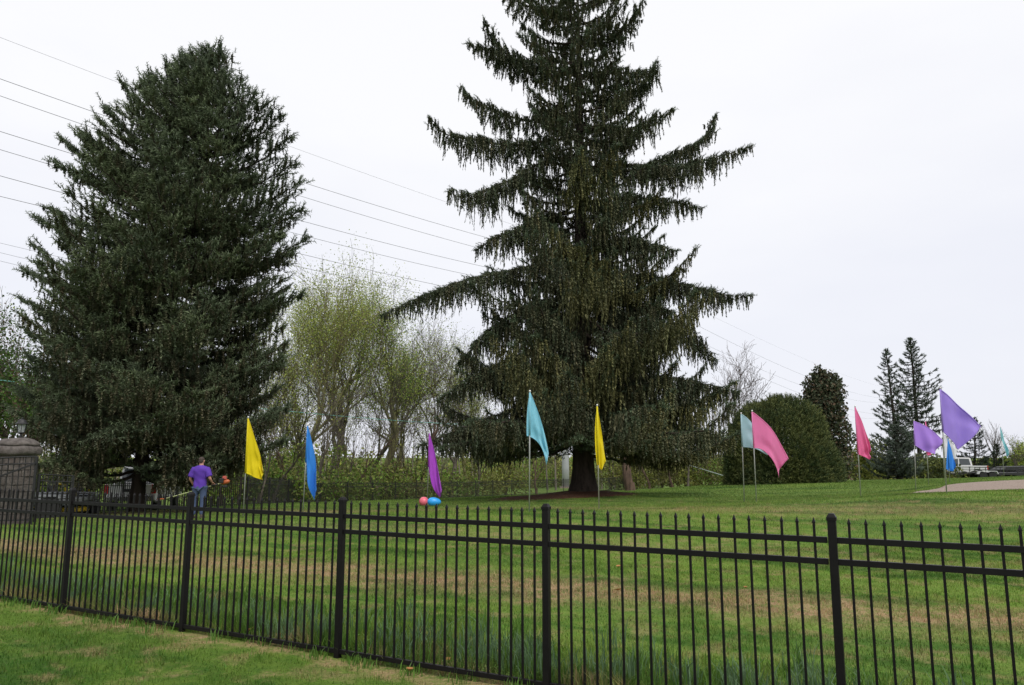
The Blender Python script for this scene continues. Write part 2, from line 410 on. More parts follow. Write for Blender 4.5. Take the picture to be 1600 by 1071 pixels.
def ground(x, y):
    x = np.atleast_1d(np.asarray(x, float)); y = np.atleast_1d(np.asarray(y, float))
    q = np.stack([np.clip(x, -110, 110), np.clip(y, -8, 115)], -1) / _S
    out = np.zeros(len(q))
    for i in range(0, len(q), 4000):
        s_ = slice(i, i + 4000)
        out[s_] = tps(((q[s_, None] - _P[None]) ** 2).sum(-1)) @ _w[:len(_P)] + _w[len(_P)] + q[s_] @ _w[len(_P) + 1:]
    out = np.clip(out, -3.3, 1.2)
    far = sm(110, 220, np.hypot(x, y)); out = out * (1 - far) - 3.0 * far
    r = np.hypot((x - SP2[0]) / 3.3, (y - SP2[1]) / 3.3); out += 0.22 * np.exp(-r ** 2 * 2.2)
    near = 1 - sm(25, 45, np.hypot(x, y))
    out += near * 0.012 * (np.sin(x * 2.1 + y * 1.3) * np.sin(y * 1.7 - x * .8) + np.sin(x * .9 - y * 2.3))
    return out
def gz(x, y): return float(ground([x], [y])[0])

def sheet(name, xs, ys, zoff, m):
    gx, gy = np.meshgrid(xs, ys); zz = ground(gx.ravel(), gy.ravel()) + zoff
    v = np.stack([gx.ravel(), gy.ravel(), zz], -1); nx, ny = len(xs), len(ys)
    i = np.arange(nx - 1)[None]; j = np.arange(ny - 1)[:, None] * nx
    f = np.stack([i + j, i + j + 1, i + j + 1 + nx, i + j + nx], -1).reshape(-1, 4)
    me = bpy.data.meshes.new(name); me.from_pydata(v.tolist(), [], f.tolist())
    me.polygons.foreach_set('use_smooth', np.ones(len(f), bool)); me.materials.append(m)
    return link_mesh(name, me)
xs = np.concatenate([-np.geomspace(1500, 32, 34), np.arange(-31, 31.1, .45), np.geomspace(32, 1500, 34)])
ys = np.concatenate([[-40, -20], np.arange(-8, 24, .3), np.arange(24, 60, .7), np.geomspace(60, 2500, 48)])
tag(sheet('lawn', xs, ys, 0, m_lawn), kind='structure')

# mulch bed round the big spruce, bare soil under the left spruce, gravel drive on the right
def blob_sheet(name, cx, cy, rx, ry, m, zoff=0.02, rz=0, seed=0):
    r_ = np.random.default_rng(seed); A, K = 72, 14
    ph = r_.uniform(0, tau, 6)
    ang = np.arange(A) * tau / A
    edge = 1 + sum(0.06 / (k + 1) * np.sin((k + 2) * ang + ph[k]) for k in range(6)) + r_.normal(0, .015, A)
    v = [(cx, cy)]
    for k in range(1, K + 1):
        rr = k / K
        for a_, e in zip(ang, edge):
            x, y = rx * rr * e * cos(a_), ry * rr * e * sin(a_)
            v.append((cx + x * cos(rz) - y * sin(rz), cy + x * sin(rz) + y * cos(rz)))
    v = np.array(v); z = ground(v[:, 0], v[:, 1]) + zoff
    z[-A:] -= zoff * 1.6
    f = [(0, 1 + i, 1 + (i + 1) % A) for i in range(A)]
    for k in range(K - 1):
        o = 1 + k * A
        f += [(o + i, o + A + i, o + A + (i + 1) % A, o + (i + 1) % A) for i in range(A)]
    me = bpy.data.meshes.new(name); me.from_pydata(np.column_stack([v, z]).tolist(), [], f); me.materials.append(m)
    me.polygons.foreach_set('use_smooth', np.ones(len(f), bool))
    return link_mesh(name, me)
def soil_mat(name, c1, c2, sc):
    m, nt, b = new_mat(name)
    geo = N(nt, 'ShaderNodeNewGeometry')
    f = noise(nt, geo.outputs['Position'], sc, 6, 0.75)
    nt.links.new(mixc(nt, remap(nt, f, 0.3, 0.7), c1, c2), b.inputs['Base Color']); b.inputs['Roughness'].default_value = 0.95
    b.inputs['Specular IOR Level'].default_value = 0.1
    bp = N(nt, 'ShaderNodeBump'); bp.inputs['Strength'].default_value = 1.0; bp.inputs['Distance'].default_value = 0.06
    nt.links.new(f, bp.inputs['Height']); nt.links.new(bp.outputs[0], b.inputs['Normal'])
    return m
m_mulch = soil_mat('mulch', (0.05, 0.024, 0.014), (0.15, 0.075, 0.045), 9)
m_gravel = soil_mat('pink_gravel', (0.27, 0.215, 0.18), (0.36, 0.29, 0.245), 9)
tag(blob_sheet('mulch_bed', SP2[0] - .9, SP2[1] - .3, 3.4, 2.9, m_mulch, .025, seed=3), kind='structure')
tag(blob_sheet('bare_soil', SP1[0] - .2, SP1[1] - .2, 2.3, 1.9, soil_mat('bare_soil', (.10, .06, .038), (.22, .14, .09), 7), .02, seed=4), kind='structure')
def path_sheet():
    near = [at(1395, 772, 23.0), at(1480, 772, 22.9), at(1540, 769, 22.4), at(1600, 766, 22.2), at(1700, 762, 22.0), at(2100, 750, 22)]
    far = [at(1396, 770.5, 23.6), at(1440, 764, 26.5), at(1480, 758, 30), at(1540, 754, 33), at(1600, 752, 34.5), at(1800, 748, 38)]
    U, V = 60, 10
    def samp(pl, u):
        pl = np.array(pl); d = np.r_[0, np.cumsum(np.linalg.norm(np.diff(pl[:, :2], axis=0), axis=1))]; d /= d[-1]
        return np.stack([np.interp(u, d, pl[:, 0]), np.interp(u, d, pl[:, 1])], -1)
    u = np.linspace(0, 1, U); a_, b_ = samp(near, u), samp(far, u)
    t_ = np.linspace(0, 1, V)[:, None, None]
    wob = (np.sin(u * 60) * .04 + np.sin(u * 23) * .07)[:, None] * np.array([[0, 1]])
    P = (a_ + wob) * (1 - t_) + (b_ + wob) * t_
    v = P.reshape(-1, 2); z = ground(v[:, 0], v[:, 1]) + .02
    i = np.arange(U - 1)[None]; j = np.arange(V - 1)[:, None] * U
    f = np.stack([i + j, i + j + 1, i + j + 1 + U, i + j + U], -1).reshape(-1, 4)
    me = bpy.data.meshes.new('gravel_drive'); me.from_pydata(np.column_stack([v, z]).tolist(), [], f.tolist()); me.materials.append(m_gravel)
    return link_mesh('gravel_drive', me)
tag(path_sheet(), kind='structure')

# ------------------------------------------------------------------ near fence
fence = empty('metal_fence', (FP0[0], FP0[1], 0), math.atan2(FDIR[1], FDIR[0]))
tag(fence, 'near black metal picket fence with spear tipped pickets crossing the whole foreground lawn', 'fence')
pm = MB(); pm.box((0, 0, .60), (.046, .046, 1.22)); post = pm.build('post', m_fence, fence, bevel=.003)
cm = MB(); cm.box((0, 0, 1.214), (.054, .054, .02)); cm.box((0, 0, 1.2345), (.051, .051, .021), top=(.55, .55)); cap = cm.build('post_cap', m_fence, post, bevel=.002)
post_x = {n: n * PANEL for n in range(-3, 8)}
first = True
for n in range(-3, 8):
    if first: o, c_ = post, cap; first = False
    else:
        o = post.copy(); C.objects.link(o); o.parent = fence
        c_ = cap.copy(); C.objects.link(c_); c_.parent = o
    o.location = (post_x[n], 0, 0)
    o.rotation_euler = (random.Random(n).uniform(-.006, .006), random.Random(n + 50).uniform(-.006, .006), 0)
km = MB()
km.box((0, 0, .6125), (.0140, .0140, 1.145))
km.box((0, 0, 1.1895), (.0185, .0185, .008)); km.box((0, 0, 1.2065), (.0175, .0175, .0255), top=(.08, .08))
picket = km.build('picket', m_fence, fence, bevel=.0012, segs=1)
rail_me = None
hidden = []
firstp = True
for n in range(-3, 7):
    for z, h in ((1.093, .034), (.972, .034), (.052, .034)):
        if rail_me is None:
            r_ = MB().box((0, 0, 0), (PANEL - .048, .026, .034)).build('rail', m_fence, fence, bevel=.002); rail_me = r_.data
        else: r_ = link_mesh('rail', rail_me, fence)
        r_.location = ((n + .5) * PANEL, 0, z)
    for k in range(1, 20):
        x = (n + k / 20) * PANEL
        w = FP0 + FDIR * x; d = (w[1] * cos(PITCH)); px = 800 + FPX * w[0] / d
        if -8 < px < 1625:
            o = picket if firstp else link_mesh('picket', picket.data, fence)
            firstp = False
            o.location = (x, 0, 0); o.rotation_euler = (0, random.Random(n * 31 + k).uniform(-.004, .004), 0)
        else: hidden.append(x)
hm = MB()
for x in hidden:
    hm.box((x, 0, .6125), (.0140, .0140, 1.145)); hm.box((x, 0, 1.2025), (.0185, .0185, .035), top=(.08, .08))
o = hm.build('picket', m_fence, fence); o['kind'] = 'stuff'

# ------------------------------------------------------------------ far fence along the edge of the wood
m_fence_far = simple('far_black_fence', (0.012, 0.012, 0.012), 0.5)
far_pts = [at(40, 812, 25.5), at(250, 800, 31.5), at(385, 790, 35.5), at(500, 787, 46), at(650, 782, 55), at(770, 776.5, 63), at(905, 771, 71), at(1035, 766, 80)]
far_pts = [np.array([p[0], p[1]]) for p in far_pts]
ff = empty('back_fence', (far_pts[0][0], far_pts[0][1], gz(*far_pts[0])))
tag(ff, 'distant black metal picket fence running along the edge of the wood', 'fence')
seg = []
for a_, b_ in zip(far_pts, far_pts[1:]):
    k = max(1, int(round(np.linalg.norm(b_ - a_) / 2.4)))
    for i in range(k): seg.append(a_ + (b_ - a_) * i / k)
seg.append(far_pts[-1])
o0 = Vector(ff.location)
for i, p in enumerate(seg):
    z = gz(*p); q = Vector((p[0], p[1], z)) - o0
    MB().box(q + Vector((0, 0, .65)), (.065, .065, 1.4)).build('post', m_fence_far, ff)
    if i + 1 < len(seg):
        p2 = seg[i + 1]; q2 = Vector((p2[0], p2[1], gz(*p2))) - o0
        mb = MB()
        for zz in (.1, 1.02, 1.2): mb.bar(q + Vector((0, 0, zz)), q2 + Vector((0, 0, zz)), .03)
        for k in range(1, 20):
            w = q.lerp(q2, k / 20); mb.box(w + Vector((0, 0, .66)), (.026, .026, 1.32))
        mb.build('picket_panel', m_fence_far, ff)

# ------------------------------------------------------------------ flags
def cloth_mat(name, col, tr=0.5):
    m, nt, b = new_mat(name)
    tc = N(nt, 'ShaderNodeTexCoord')
    f = noise(nt, tc.outputs['Object'], 2.5, 3)
    c = mixc(nt, f, tuple(x * .9 for x in col), tuple(min(1, x * 1.08) for x in col))
    nt.links.new(c, b.inputs['Base Color']); b.inputs['Roughness'].default_value = 0.55
    mpb = N(nt, 'ShaderNodeMapping'); mpb.inputs['Scale'].default_value = (9, 9, 2.2); mpb.inputs['Rotation'].default_value = (0, .5, 0); nt.links.new(tc.outputs['Object'], mpb.inputs[0])
    bp = N(nt, 'ShaderNodeBump'); bp.inputs['Strength'].default_value = .45; bp.inputs['Distance'].default_value = .03; nt.links.new(noise(nt, mpb.outputs[0], 1.0, 3), bp.inputs['Height']); nt.links.new(bp.outputs[0], b.inputs['Normal'])
    b.inputs['Sheen Weight'].default_value = 0.2; b.inputs['Specular IOR Level'].default_value = 0.3
    t = N(nt, 'ShaderNodeBsdfTranslucent'); nt.links.new(c, t.inputs['Color'])
    mx = N(nt, 'ShaderNodeMixShader'); mx.inputs[0].default_value = tr
    nt.links.new(b.outputs[0], mx.inputs[1]); nt.links.new(t.outputs[0], mx.inputs[2])
    nt.links.new(mx.outputs[0], nt.nodes['Material Output'].inputs[0])
    return m
FLAGC = {'yellow': cloth_mat('yellow_cloth', (.95, .80, .015)), 'blue': cloth_mat('blue_cloth', (.07, .38, .93)), 'violet': cloth_mat('violet_cloth', (.62, .13, .80)),
         'sky': cloth_mat('sky_cloth', (.38, .78, .92)), 'pale': cloth_mat('pale_cloth', (.52, .74, .80)), 'pink': cloth_mat('pink_cloth', (.95, .31, .60)),
         'hotpink': cloth_mat('hot_pink_cloth', (.94, .24, .50)), 'lilac': cloth_mat('lilac_cloth', (.56, .35, .88)), 'purple': cloth_mat('purple_cloth', (.50, .36, .88)),
         'white': cloth_mat('white_cloth', (.86, .86, .90)), 'teal': cloth_mat('teal_cloth', (.40, .74, .80))}
def lin(a_, b_, t): return a_ * (1 - t) + b_ * t
def quad_edge(a_, m, b_, t):
    """edge through a, (m at the middle) and b"""
    a_, b_ = np.array(a_, float), np.array(b_, float)
    if m is None: return a_[None] * (1 - t) + b_[None] * t
    ctrl = 2 * np.array(m, float) - .5 * (a_ + b_)
    return a_[None] * (1 - t) ** 2 + 2 * ctrl[None] * t * (1 - t) + b_[None] * t ** 2
flag_rng = random.Random(5)
for i, f in enumerate(FLAGS):
    Y = f['Y']
    foot = at(*f['foot'], Y); top = at(*f['top'], Y)
    fz = gz(foot[0], foot[1])
    root = empty('flag', (foot[0], foot[1], fz))
    tag(root, f['label'], 'flag', 'coloured cloth flags on poles standing in the lawn')
    org = Vector((foot[0], foot[1], fz)); tp = Vector(top) - org
    pr = .0165 if Y < 35 else .018
    pm = MB(); pm.tube([(0, 0, -.15), tp * .5 + Vector((0, 0, 0)), tp - Vector((0, 0, .05))], pr, 10); pm.build('pole', m_pole, root, smooth=True)
    fm = MB(); fm.lathe([(0, .0), (.022, .005), (.024, .035), (.018, .05), (0, .056)], 12, tp - Vector((0, 0, .05))); fm.build('pole_cap', m_white_plastic, root, smooth=True)
    A_, B_, C_, D_ = f['q']; n = 29; t = np.linspace(0, 1, n)[:, None]
    eT = quad_edge(A_, f.get('tm'), D_, t); eB = quad_edge(B_, f.get('bm'), C_, t)
    eH = quad_edge(A_, f.get('hm'), B_, t); eF = quad_edge(D_, f.get('fm'), C_, t)
    U, V = np.meshgrid(t[:, 0], t[:, 0]); U = U[..., None]; V = V[..., None]        # U along the fly, V down the hoist
    P = eT[None, :, :] * (1 - V) + eB[None, :, :] * V + eH[:, None, :] * (1 - U) + eF[:, None, :] * U
    Aa, Ba, Ca, Da = (np.array(q, float) for q in f['q'])
    P -= (Aa * (1 - U) * (1 - V) + Da * U * (1 - V) + Ba * (1 - U) * V + Ca * U * V)
    ph = flag_rng.uniform(0, 6); span = np.linalg.norm(Da - Ba) / FPX * Y
    u_, v_ = U[..., 0], V[..., 0]
    k1 = flag_rng.uniform(.7, 1.3); k2 = flag_rng.uniform(.3, .9)
    fold = .10 * min(1, span) * u_ ** .8 * np.sin(5.5 * k1 * (u_ - .35 * v_) + ph) \
        + .045 * u_ * np.sin(11 * (u_ * .85 - v_ * k2) + ph * 2) + .06 * u_ ** .7 * np.maximum(0, np.sin(4.5 * (v_ * 1.1 + u_ * k2) + ph)) ** 3
    fold = fold + .25 * (flag_rng.random() - .3) * U[..., 0]
    verts = []
    for a_ in range(n):
        for b_ in range(n):
            # the cloth hangs on the far side of its sleeve and waves towards and away from the viewer
            q = Vector(at(P[a_, b_, 0], P[a_, b_, 1], Y)) - org
            q.y += float(fold[a_, b_]) + .0
            verts.append(q)
    faces = [(a_ * n + b_, a_ * n + b_ + 1, (a_ + 1) * n + b_ + 1, (a_ + 1) * n + b_) for a_ in range(n - 1) for b_ in range(n - 1)]
    me = bpy.data.meshes.new('cloth'); me.from_pydata([tuple(v) for v in verts], [], faces); me.materials.append(FLAGC[f['c']])
    me.polygons.foreach_set('use_smooth', np.ones(len(faces), bool))
    cl = link_mesh('cloth', me, root)
    sd = cl.modifiers.new('thick', 'SOLIDIFY'); sd.thickness = .003; sd.offset = 0
    # stitched hems: a second layer of cloth round the free edges
    hv = [tuple(v + Vector((0, -.004, 0))) for v in verts]
    hf = [fc for fc, (a_, b_) in zip(faces, [(a_, b_) for a_ in range(n - 1) for b_ in range(n - 1)]) if a_ in (0, n - 2) or b_ == n - 2]
    us = sorted({q for fc in hf for q in fc}); mp_ = {q: k for k, q in enumerate(us)}
    hme = bpy.data.meshes.new('hem'); hme.from_pydata([hv[q] for q in us], [], [tuple(mp_[q] for q in fc) for fc in hf]); hme.materials.append(FLAGC[f['c']])
    hme.polygons.foreach_set('use_smooth', np.ones(len(hf), bool)); link_mesh('hem', hme, cl).modifiers.new('t', 'SOLIDIFY').thickness = .002
    # sleeve that carries the hoist edge on the pole
    a3 = [Vector(at(*(np.array(A_) * (1 - k) + np.array(B_) * k), Y)) - org for k in (0, 1)]
    zs = (tp.z - .06, min(a3[0].z, a3[1].z) + .02)
    sp = [Vector((tp.x * (zz / tp.z), tp.y * (zz / tp.z), zz)) for zz in (zs[0], (zs[0] + zs[1]) / 2, zs[1])]
    sl = MB(); sl.tube(sp, pr + .006, 10); sl.build('sleeve', FLAGC[f['c']], root, smooth=True)

# ------------------------------------------------------------------ big plastic eggs on the lawn
def egg(name, label, col, px, Y, a_, b_, direction):
    p = at(px, 780, Y); z = gz(p[0], p[1])
    prof = []
    for k in range(25):
        th = pi * k / 24; zz = -cos(th) * a_; prof.append((b_ * sin(th) * (1 - .16 * zz / a_), zz))
    prof[0] = (0, -a_); prof[-1] = (0, a_)
    m = simple(name + '_plastic', col, .35, vary=.05)
    o = MB().lathe(prof, 32, axis=direction).build(name, m, smooth=True)
    o.location = (p[0], p[1], z + b_ * .97)
    return tag(o, label, 'plastic egg', 'big plastic eggs lying on the lawn')
egg('plastic_egg', 'coral pink plastic egg seen end on like a ball below the magenta flag', (.80, .16, .22), 662.5, 29.6, .22, .178, (.15, 1, .1))
egg('plastic_egg', 'bright blue plastic egg lying on its side on the grass beside the pink one', (.03, .36, .86), 678.5, 28.9, .265, .165, (1, .15, -.04))

# ------------------------------------------------------------------ stone gate pillar with lantern, and iron gate leaves
m_stone = None
def stone_mat():
    m, nt, b = new_mat('rough_stone')
    tc = N(nt, 'ShaderNodeTexCoord'); oi = N(nt, 'ShaderNodeAttribute', attribute_name='tint')
    f = noise(nt, tc.outputs['Object'], 7, 6, .7); g = noise(nt, tc.outputs['Object'], 2.2, 3)
    c = mixc(nt, remap(nt, f, .3, .7), (.055, .047, .043), (.150, .132, .121))
    c = mixc(nt, remap(nt, g, .45, .7), c, (.085, .068, .06))
    nt.links.new(c, b.inputs['Base Color']); b.inputs['Roughness'].default_value = .92
    bp = N(nt, 'ShaderNodeBump'); bp.inputs['Strength'].default_value = .9; bp.inputs['Distance'].default_value = .03
    nt.links.new(f, bp.inputs['Height']); nt.links.new(bp.outputs[0], b.inputs['Normal'])
    return m
m_stone = stone_mat()
m_iron = simple('black_iron', (0.012, 0.012, 0.013), .5)
pc = at(17, 815, 18.2); pz = gz(pc[0], pc[1])
pil = empty('stone_pillar', (pc[0], pc[1], pz)); tag(pil, 'round grey brown stone gate pillar with a domed stone cap at the left edge', 'gate pillar')
mort = MB().lathe([(.372, -.1), (.372, 1.66)], 32).build('mortar_core', simple('mortar', (.08, .07, .062), .95, bump=.3), pil)
sr = random.Random(3); sb = MB(); z = -.05; row = 0
while z < 1.6:
    h = sr.uniform(.13, .21); h = min(h, 1.64 - z); a_ = row * .4
    end = a_ + tau
    while a_ < end - .15:
        w = min(sr.uniform(.35, .75), end - a_)
        r0, r1 = .36, .385 + sr.uniform(-.012, .02); g_ = .014
        k = 5; pts = []
        for s_ in range(k): th = a_ + g_ + (w - 2 * g_) * s_ / (k - 1); pts.append((r1 * cos(th), r1 * sin(th), z + .008))
        for s_ in range(k - 1, -1, -1): th = a_ + g_ + (w - 2 * g_) * s_ / (k - 1); pts.append((r0 * cos(th), r0 * sin(th), z + .008))
        sb.poly(pts, (0, 0, h - .016)); a_ += w
    z += h; row += 1
sb.build('stone_drum', m_stone, pil, bevel=.012)
def cap_ring(prof, name, seed):
    o = MB().lathe(prof, 40).build(name, m_stone, pil, smooth=True)
    r_ = np.random.default_rng(seed)
    for v in o.data.vertices:
        k = 1 + .025 * sin(v.co.x * 9 + seed) * cos(v.co.y * 8 - v.co.z * 7) + r_.normal(0, .006)
        v.co.x *= k; v.co.y *= k; v.co.z += .008 * sin(v.co.x * 11 + v.co.y * 7)
    return o
cap_ring([(.38, 1.62), (.46, 1.63), (.50, 1.68), (.50, 1.77), (.48, 1.83), (.43, 1.85), (0, 1.855)], 'cap_course', 1)
cap_ring([(.41, 1.846), (.455, 1.86), (.46, 1.90), (.41, 1.96), (.32, 2.015), (.15, 2.045), (0, 2.05)], 'cap_dome', 2)
lant = empty('lantern', (pc[0] + .03, pc[1], pz + 2.045)); tag(lant, 'small black carriage lantern standing on top of the stone pillar', 'lamp')
MB().lathe([(.07, -.01), (.075, .02), (.03, .035), (.022, .09), (.045, .105), (.06, .13), (.02, .135)], 16).build('stem', m_iron, lant, smooth=False)
m_lglass, nt, b = new_mat('lantern_glass'); b.inputs['Base Color'].default_value = (.55, .6, .62, 1); b.inputs['Roughness'].default_value = .1; b.inputs['Alpha'].default_value = .35
MB().lathe([(.072, .14), (.108, .33)], 6).build('glass', m_lglass, lant)
MB().lathe([(.018, .135), (.018, .24), (.03, .26), (.03, .29), (0, .31)], 10).build('bulb', simple('bulb_white', (.7, .7, .68), .4), lant, smooth=True)
fr = MB()
for k in range(6):
    a_ = tau * k / 6; fr.bar((.076 * cos(a_), .076 * sin(a_), .13), (.113 * cos(a_), .113 * sin(a_), .335), .014)
fr.build('frame', m_iron, lant)
MB().lathe([(.085, .12), (.08, .14), (0, .141)], 12).build('base_plate', m_iron, lant)
MB().lathe([(.135, .33), (.14, .345), (.10, .39), (.085, .43), (.05, .455), (.02, .465), (.025, .485), (0, .505)], 18).build('roof', m_iron, lant)

def gate(name, label, p0, p1, top0, top1, diag, arch):
    p0, p1 = np.array(p0[:2]), np.array(p1[:2]); Ln = float(np.linalg.norm(p1 - p0)); d = (p1 - p0) / Ln
    zb = gz(*((p0 + p1) / 2))
    g = empty(name, (p0[0], p0[1], zb), math.atan2(d[1], d[0])); tag(g, label, 'gate')
    fr = MB()
    fr.box((0, 0, top0 / 2), (.05, .05, top0)); fr.box((Ln, 0, top1 / 2), (.05, .05, top1))
    def topz(x, o=0): t = x / Ln; return top0 * (1 - t) + top1 * t + arch * 4 * t * (1 - t) - o
    for o_ in (0.0, .16):
        pts = [(Ln * k / 12, 0, topz(Ln * k / 12, o_)) for k in range(13)]; fr.tube(pts, .017, 6)
    for zz in (.12, .55): fr.bar((0, 0, zz), (Ln, 0, zz), .03)
    fr.build('frame', m_iron, g)
    n = int(Ln / .125)
    pk = MB()
    for k in range(1, n): x = Ln * k / n; h = topz(x) - .01; pk.box((x, .02, .1 + (h - .1) / 2), (.016, .016, h - .1))
    pk.build('bars', m_iron, g)
    if diag: MB().bar((0, -.035, diag[0]), (Ln, -.035, diag[1]), .035).build('brace', m_iron, g)
    return g
gate('iron_gate', 'black iron gate leaf with a diagonal brace standing open across the stone pillar', at(-80, 815, 17.3), at(48, 815, 17.5), 1.42, 1.58, (.72, 1.42), .03)
gate('iron_gate', 'low black iron gate leaf beside the right of the stone pillar', at(54, 815, 18.6), at(108, 815, 19.4), 1.18, 1.12, None, .0)

# ------------------------------------------------------------------ vehicles
m_tyre = simple('tyre_rubber', (.012, .012, .012), .85); m_rim = simple('rim_alloy', (.5, .5, .5), .35, .7)
m_glass = simple('dark_glass', (.035, .045, .05), .08, vary=.05, spec=.8); m_blackp = simple('black_trim', (.015, .015, .015), .5)
m_red = simple('red_lens', (.55, .02, .015), .25); m_lens = simple('clear_lens', (.7, .72, .72), .15); m_chrome = simple('chrome', (.6, .6, .6), .2, .9)
m_white_paint = simple('white_paint', (.78, .78, .77), .3, vary=.04, coat=.5); m_silver = simple('pale_silver_paint', (.66, .65, .67), .32, vary=.04, coat=.5)
def wheel(parent, loc, r, w, rim=m_rim):
    t_ = MB().lathe([(r * .62, -w / 2), (r * .92, -w / 2), (r, -w * .36), (r, w * .36), (r * .92, w / 2), (r * .62, w / 2)], 26, axis=(0, 1, 0)).build('wheel', m_tyre, parent, smooth=False)
    t_.location = loc
    q = MB().lathe([(0, -w * .42), (r * .5, -w * .40), (r * .63, -w * .5), (r * .63, w * .5), (r * .5, w * .40), (0, w * .42)], 22, axis=(0, 1, 0)).build('rim', rim, t_)
    hb = MB().lathe([(0, -w * .5), (r * .16, -w * .48), (r * .16, w * .48), (0, w * .5)], 10, axis=(0, 1, 0)).build('hub_cap', m_chrome, t_)
    return t_
def pickup(label, paint, loc, rz, bed=1.5):
    t = empty('pickup_truck', loc, rz); tag(t, label, 'truck')
    W = .95; rear = -.95 - bed; fx, rx = 1.72, rear + .78; wr = .38
    def arch(cx, r=.47): return [(cx + r * cos(a_), .40 + r * sin(a_)) for a_ in np.linspace(0, pi, 11)]
    prof = [(2.55, .45), (2.62, .62), (2.60, .95), (2.45, 1.06), (1.15, 1.14), (-.95, 1.16), (-.97, 1.14), (rear, 1.14), (rear, .52), (rear + .1, .46)]
    pl = [p for p in prof[:]] + [(p[0], max(.45, p[1])) for p in arch(rx)[::-1]] + [(p[0], max(.45, p[1])) for p in arch(fx)[::-1]]
    cl = []
    for p in pl:
        if not cl or (abs(p[0] - cl[-1][0]) + abs(p[1] - cl[-1][1])) > 1e-3: cl.append(p)
    MB().poly([(x, -W, z) for x, z in cl], (0, 2 * W, 0)).build('body', paint, t, bevel=.025)
    MB().box((rear + bed / 2 + .03, 0, 1.142), (bed - .1, 1.62, .008)).build('load_bed', m_blackp, t)
    # cab
    cz = [(1.22, 1.12, W - .05), (.45, 1.80, W - .2), (.15, 1.87, W - .22), (-.75, 1.86, W - .22), (-.86, 1.78, W - .2), (-.96, 1.12, W - .05)]
    cb = MB(); bm = cb.bm
    Lv = [bm.verts.new((x, -w, z)) for x, z, w in cz]; Rv = [bm.verts.new((x, w, z)) for x, z, w in cz]
    bm.faces.new(Lv); bm.faces.new(Rv[::-1])
    for k in range(6): j = (k + 1) % 6; bm.faces.new((Lv[k], Rv[k], Rv[j], Lv[j]))
    cb.build('cab', paint, t, bevel=.03)
    def side_w(z): return W - .05 - (z - 1.12) / .68 * .15 + .004
    for s_ in (-1, 1):
        for poly in ([(1.0, 1.2), (.5, 1.70), (.12, 1.76), (.12, 1.2)], [(.02, 1.2), (.02, 1.76), (-.72, 1.75), (-.83, 1.2)]):
            MB().poly([(x, s_ * side_w(z), z) for x, z in poly], (0, s_ * .006, 0)).build('window', m_glass, t)
        for hx in (.18, -.72): MB().box((hx, s_ * (W + .012), 1.03), (.16, .03, .04)).build('door_handle', m_blackp, t, bevel=.006)
        MB().box((1.02, s_ * (W + .10), 1.24), (.10, .2, .16)).build('mirror', m_blackp, t, bevel=.02)
        MB().box((2.56, s_ * .72, .86), (.12, .36, .2)).build('headlight', m_lens, t, bevel=.02)
        MB().box((rear + .01, s_ * (W - .07), .95), (.08, .17, .36)).build('taillight', m_red, t, bevel=.012)
        wheel(t, (fx, s_ * (W - .12), .38), wr, .25); wheel(t, (rx, s_ * (W - .12), .38), wr, .25)
        MB().box((.3 - .1, s_ * (W - .02), .44), (1.9 if bed > 1 else 1.6, .1, .06)).build('side_step', m_blackp, t, bevel=.01)
    M_ = MB(); bm = M_.bm
    ws = [(1.20, 1.16, .84), (.49, 1.775, .70)]
    vs = [bm.verts.new((x + .012, s_ * w, z + .012)) for (x, z, w) in ws for s_ in (-1, 1)]
    bm.faces.new((vs[0], vs[1], vs[3], vs[2])); M_.build('windscreen', m_glass, t)
    M_ = MB(); bm = M_.bm
    vs = [bm.verts.new((x - .012, s_ * w, z)) for (x, z, w) in ((-.95, 1.22, .78), (-.87, 1.72, .68)) for s_ in (-1, 1)]
    bm.faces.new((vs[0], vs[1], vs[3], vs[2])); M_.build('rear_window', m_glass, t)
    MB().box((rear - .05, 0, .58), (.14, 1.8, .18)).build('bumper', m_chrome, t, bevel=.03)
    MB().box((2.63, 0, .60), (.16, 1.84, .22)).build('bumper', m_chrome, t, bevel=.04)
    MB().box((2.60, 0, .86), (.06, 1.0, .22)).build('grille', m_blackp, t, bevel=.01)
    MB().box((rear - .004, 0, .90), (.012, .5, .12)).build('tailgate_handle', m_blackp, t)
    return t
p = at(1517, 748, 68); pickup('pale silver pickup truck beyond the lawn, behind the biggest purple flag', m_silver, (p[0] - .9, p[1], gz(p[0], p[1])), pi - .52, 1.15)
p = at(196, 800, 31.0); pickup('white pickup truck parked behind the left spruce trunk and half hidden by its branches', m_white_paint, (p[0], p[1] + 1.6, gz(p[0], p[1])), radians(103), 1.6)

